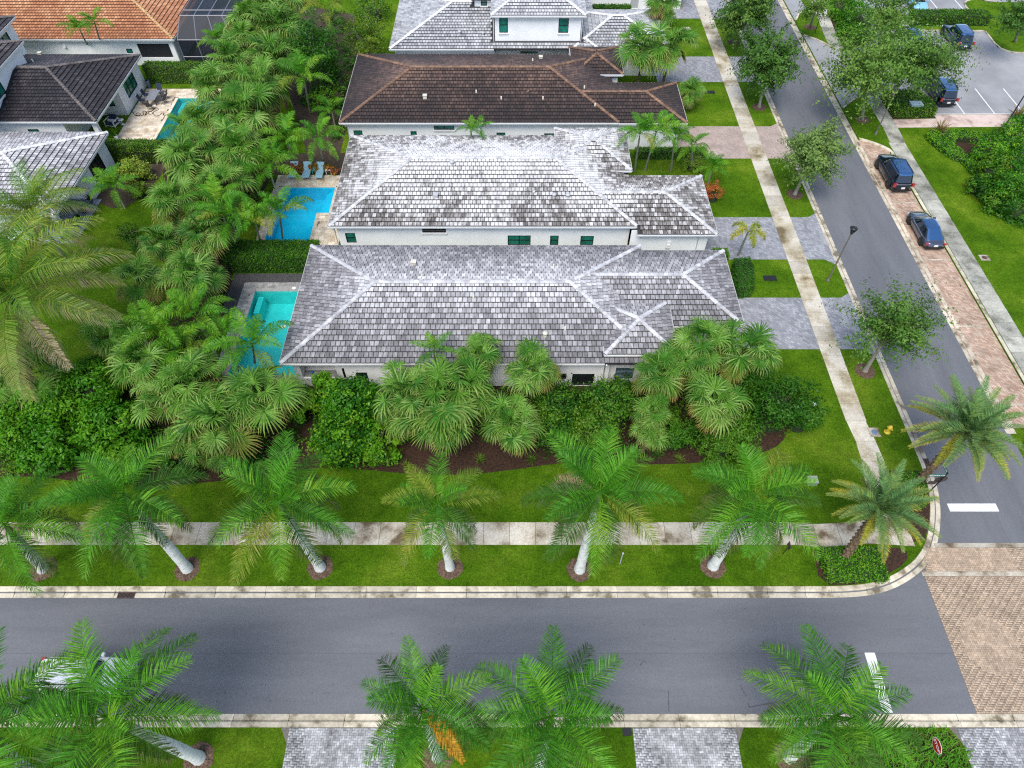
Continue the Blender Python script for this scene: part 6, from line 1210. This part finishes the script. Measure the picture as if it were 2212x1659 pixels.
# ---- fences
def fence(p0, p1, h, label, gap=.11):
    a, b2 = Vector((*p0,0)), Vector((*p1,0)); L = (b2-a).length; t = thing('fence', label, 'fence', a, math.atan2(b2.y-a.y, b2.x-a.x), 'black metal fences')
    MB().box(0,-.02,h-.08,L,.02,h-.04).box(0,-.02,.12,L,.02,.16).build('rails', MT['black'], t); pk = MB().box(-.009,-.009,.05,.009,.009,h).mesh('picket', MT['black']); ps = MB().box(-.03,-.03,0,.03,.03,h+.06).mesh('post', MT['black'])
    for i in range(int(L/gap)): obj('picket', pk, t, (i*gap+.05,0,0))
    for i in range(int(L/2)+1): obj('post', ps, t, (min(i*2.0, L),0,0))
fence((-23.6,36.5), (-23.6,44.5), 1.25, 'black metal fence left of the turquoise pool'); fence((-22,69.6), (-17.0,69.6), 1.3, 'black fence beside the brown roofed house'); fence((-37.5,58.1), (-34.0,58.1), 1.3, 'fence rail along the hedge above the left lawn')
# ---- loungers and small tables by the blue pool
MT['sling'] = M('pale_blue_sling', (.26,.47,.58), (.30,.52,.62), 3, .7); MT['steel'] = M('silver_frame', (.5,.52,.54), rough=.35, metal=.6); MT['turq'] = M('turquoise_plastic', (.05,.52,.56), rough=.4)
def lounger(p, label):
    t = thing('sun_lounger', label, 'sun lounger', (p[0],p[1],.05), 0, 'sun loungers by the blue pool'); w_ = .33
    MB().add([(-w_,0,.36),(w_,0,.36),(w_,1.15,.36),(-w_,1.15,.36),(-w_,0,.33),(w_,0,.33),(w_,1.15,.33),(-w_,1.15,.33)], [(0,1,2,3),(7,6,5,4),(0,4,5,1),(1,5,6,2),(2,6,7,3),(3,7,4,0)]).build('seat', MT['sling'], t)
    MB().add([(-w_,1.15,.36),(w_,1.15,.36),(w_,1.85,.86),(-w_,1.85,.86),(-w_,1.17,.33),(w_,1.17,.33),(w_,1.87,.83),(-w_,1.87,.83)], [(0,1,2,3),(7,6,5,4),(0,4,5,1),(1,5,6,2),(2,6,7,3),(3,7,4,0)]).build('backrest', MT['sling'], t)
    f = MB()
    for s in (-1, 1): f.tube([(s*(w_+.03),-.02,.345),(s*(w_+.03),1.16,.345),(s*(w_+.03),1.88,.86)], .02, 6)
    f.build('frame', MT['steel'], t); lg = MB().tube([(0,0,.34),(0,-.05,0)], .02, 6).mesh('leg', MT['steel'])
    for x in (-w_-.03, w_+.03):
        for y in (.15, 1.3): obj('leg', lg, t, (x,y,0))
for (x, y), lb in zip(((-21.05,55.45),(-19.75,55.4),(-18.5,55.35)), ('left of three pale blue sun loungers by the blue pool','middle of three pale blue sun loungers by the blue pool','right of three pale blue sun loungers by the blue pool')): lounger((x,y), lb)
def stool(p, label, m, h=.42, s=.46, z=.05):
    t = thing('side_table', label, 'table', (p[0],p[1],z), 0, 'small side tables'); MB().box(-s/2,-s/2,h-.04,s/2,s/2,h).build('table_top', m, t); lg = MB().box(-.025,-.025,0,.025,.025,h-.04).mesh('leg', m)
    for x in (-1,1):
        for y in (-1,1): obj('leg', lg, t, (x*(s/2-.05),y*(s/2-.05),0))
stool((-20.4,56.7), 'turquoise side table between the left and middle loungers', MT['turq']); stool((-19.1,56.65), 'turquoise side table between the middle and right loungers', MT['turq']); stool((-17.7,56.6), 'white side table right of the three loungers', MT['trim'], .5, .55)
# ---- dining set on the travertine patio
MT['tbl'] = M('grey_table_top', (.16,.17,.20), (.22,.23,.26), 4, .5); MT['navyc'] = M('navy_chair_sling', (.02,.035,.075), rough=.7); MT['slate'] = M('dark_wood_slat', (.05,.045,.05), rough=.6)
tb = thing('dining_table', 'long grey outdoor dining table on the travertine patio', 'table', (-38.65,69.5,.05)); MB().box(-.5,-1.0,.70,.5,1.0,.75).build('table_top', MT['tbl'], tb); lg = MB().box(-.04,-.04,0,.04,.04,.70).mesh('leg', MT['slate'])
for x in (-.4,.4):
    for y in (-.85,.85): obj('leg', lg, tb, (x,y,0))
def chair(x, y, rz, label, m):
    t = thing('dining_chair', label, 'chair', (x,y,.05), rz, 'chairs round the outdoor dining table'); MB().box(-.26,-.25,.42,.26,.25,.46).build('seat', m, t); MB().add([(-.26,.25,.46),(.26,.25,.46),(.26,.42,1.02),(-.26,.42,1.02),(-.26,.28,.44),(.26,.28,.44),(.26,.45,1.0),(-.26,.45,1.0)], [(0,1,2,3),(7,6,5,4),(0,4,5,1),(1,5,6,2),(2,6,7,3),(3,7,4,0)]).build('backrest', m, t)
    for s in (-1,1): MB().tube([(s*.27,-.22,0),(s*.27,.25,.46)], .022, 6).tube([(s*.27,.25,0),(s*.27,-.22,.46)], .022, 6).build('leg', MT['slate'], t); MB().box(s*.27-.03,-.25,.62,s*.27+.03,.27,.65).build('armrest', MT['slate'], t)
for x, y, rz, lb, m in ((-39.6,70.1,PI/2,'dining chair on the house side, far end of the table','navyc'),(-39.7,69.0,PI/2,'dining chair on the house side, near end of the table','navyc'),(-38.6,71.0,0,'dining chair at the far head of the table','navyc'),(-37.7,70.0,-PI/2,'dining chair on the pool side, far end of the table','slate'),(-37.6,69.1,-PI/2-.3,'dining chair on the pool side, near end of the table','slate'),(-38.6,67.9,PI,'dining chair at the near head of the table','slate')): chair(x, y, rz, lb, MT[m])
t = thing('armchair', 'white framed lounge armchair with navy cushions under the dark roof', 'armchair', (-41.6,64.9,.02), -.2)
MB().box(-.45,-.45,.25,.45,.4,.45).build('seat_cushion', MT['navyc'], t); MB().add([(-.45,.3,.45),(.45,.3,.45),(.45,.5,.95),(-.45,.5,.95),(-.45,.42,.42),(.45,.42,.42),(.45,.62,.93),(-.45,.62,.93)], [(0,1,2,3),(7,6,5,4),(0,4,5,1),(1,5,6,2),(2,6,7,3),(3,7,4,0)]).build('back_cushion', MT['navyc'], t)
for s in (-1,1): MB().box(s*.52-.04,-.5,0,s*.52+.04,-.42,.65).box(s*.52-.04,.42,0,s*.52+.04,.5,.65).box(s*.52-.04,-.5,.65,s*.52+.04,.5,.70).box(s*.52-.03,-.42,.15,s*.52+.03,.42,.22).build('armrest', MT['trim'], t)
MB().box(-.48,-.48,.15,.48,.44,.24).build('frame', MT['trim'], t); MB().box(-.42,-.05,.45,.42,.2,.6).build('pillow', MT['trim'], t)
t = thing('side_table', 'round white side table beside the armchair', 'table', (-40.7,65.1,.02), 0, 'small side tables'); MB().lathe([(0,.5),(.28,.5),(.28,.54),(0,.54)], 18).build('table_top', MT['trim'], t); MB().lathe([(.2,0),(.2,.02),(.03,.04),(.03,.5)], 12).build('pedestal', MT['trim'], t)
def pot(x, y, label, m, seed, lm='areca', h=.5, L=.8, z=.05, r=.2):
    t = thing('potted_plant', label, 'potted plant', (x,y,z), 0, 'potted plants on the patios'); MB().lathe([(r*.7,0),(r,h),(r*.9,h),(r*.85,h-.06),(0,h-.06)], 14).build('pot', m, t); o = strappy('leaves', '', x, y, 26, L, lm, seed, '', w=.06); del o['label']; del o['category']; o.parent = t; o.location = (0,0,h-.06)
MT['navypot'] = M('slate_pot', (.06,.08,.12), rough=.5)
pot(-40.2,72.3,'tall slate planter at the corner of the patio house',MT['navypot'],41,'bush2',.9,.35,.02,.24); pot(-40.3,62.3,'potted palm beside the column of the dark roofed house',MT['trim'],42,'areca',.45,1.1); pot(-39.0,52.0,'potted agave on the slate patio by the house wall',MT['navypot'],43,'core',.5,.7); pot(-39.1,50.6,'dark potted plant, second on the slate patio',MT['black'],44,'bush2',.35,.6); pot(-39.2,49.6,'dark potted plant, third on the slate patio',MT['black'],45,'bush2',.35,.6); pot(-39.1,48.6,'dark potted plant nearest the lawn end of the slate patio',MT['black'],46,'bush2',.35,.6)
hp = [C(14,x,y,.07) for x, y in ((660,690),(680,740),(720,800),(780,800),(800,770),(760,760),(730,790),(790,805),(850,790),(840,740),(880,735),(905,770),(870,800),(900,750),(960,735),(990,770),(940,780),(930,750),(980,730),(1010,700),(1060,680),(1080,710),(1020,735),(1000,760),(1030,805),(1090,800),(1130,765),(1170,770),(1150,795),(1200,790),(1260,790))]
cr = []
for i in range(len(hp)-1):
    p0, p1, p2, p3 = (hp[max(0,min(len(hp)-1,i+k))] for k in (-1,0,1,2))
    for u in (0,.25,.5,.75): cr.append(.5*((2*p1)+(p2-p0)*u+(2*p0-5*p1+4*p2-p3)*u*u+(3*p1-p0-3*p2+p3)*u**3))
tag(MB().tube(cr, .028, 6).build('garden_hose', MT['black']), 'black pool hose looped across the travertine patio', 'hose')
for i, (x, y) in enumerate(((1000,825),(1045,818))): q = C(20,x,y,-.05); tag(MB().lathe([(0,-.13),(.09,-.09),(.13,0),(.09,.09),(0,.13)], 14).build('pool_float', MT['signwhite'], None, q), ('left','right')[i]+' white floating ball in the turquoise pool', 'float', 'floating balls in the pool')
q = C(20,1180,262); tag(MB().lathe([(.17,.046),(.17,.062),(0,.065)], 18).build('skimmer_lid', MT['signwhite'], None, (q.x,q.y,0)), 'round white skimmer lid on the grey pool deck', 'lid')
q = C(20,1500,1600); tag(MB().lathe([(0,-.1),(.1,0),(.1,.06),(0,.1)], 12).build('blue_bowl', M('bright_blue', (.02,.18,.75), rough=.3), None, (-14.6,31.1,1.03)), 'bright blue bowl on the outdoor kitchen counter', 'bowl')
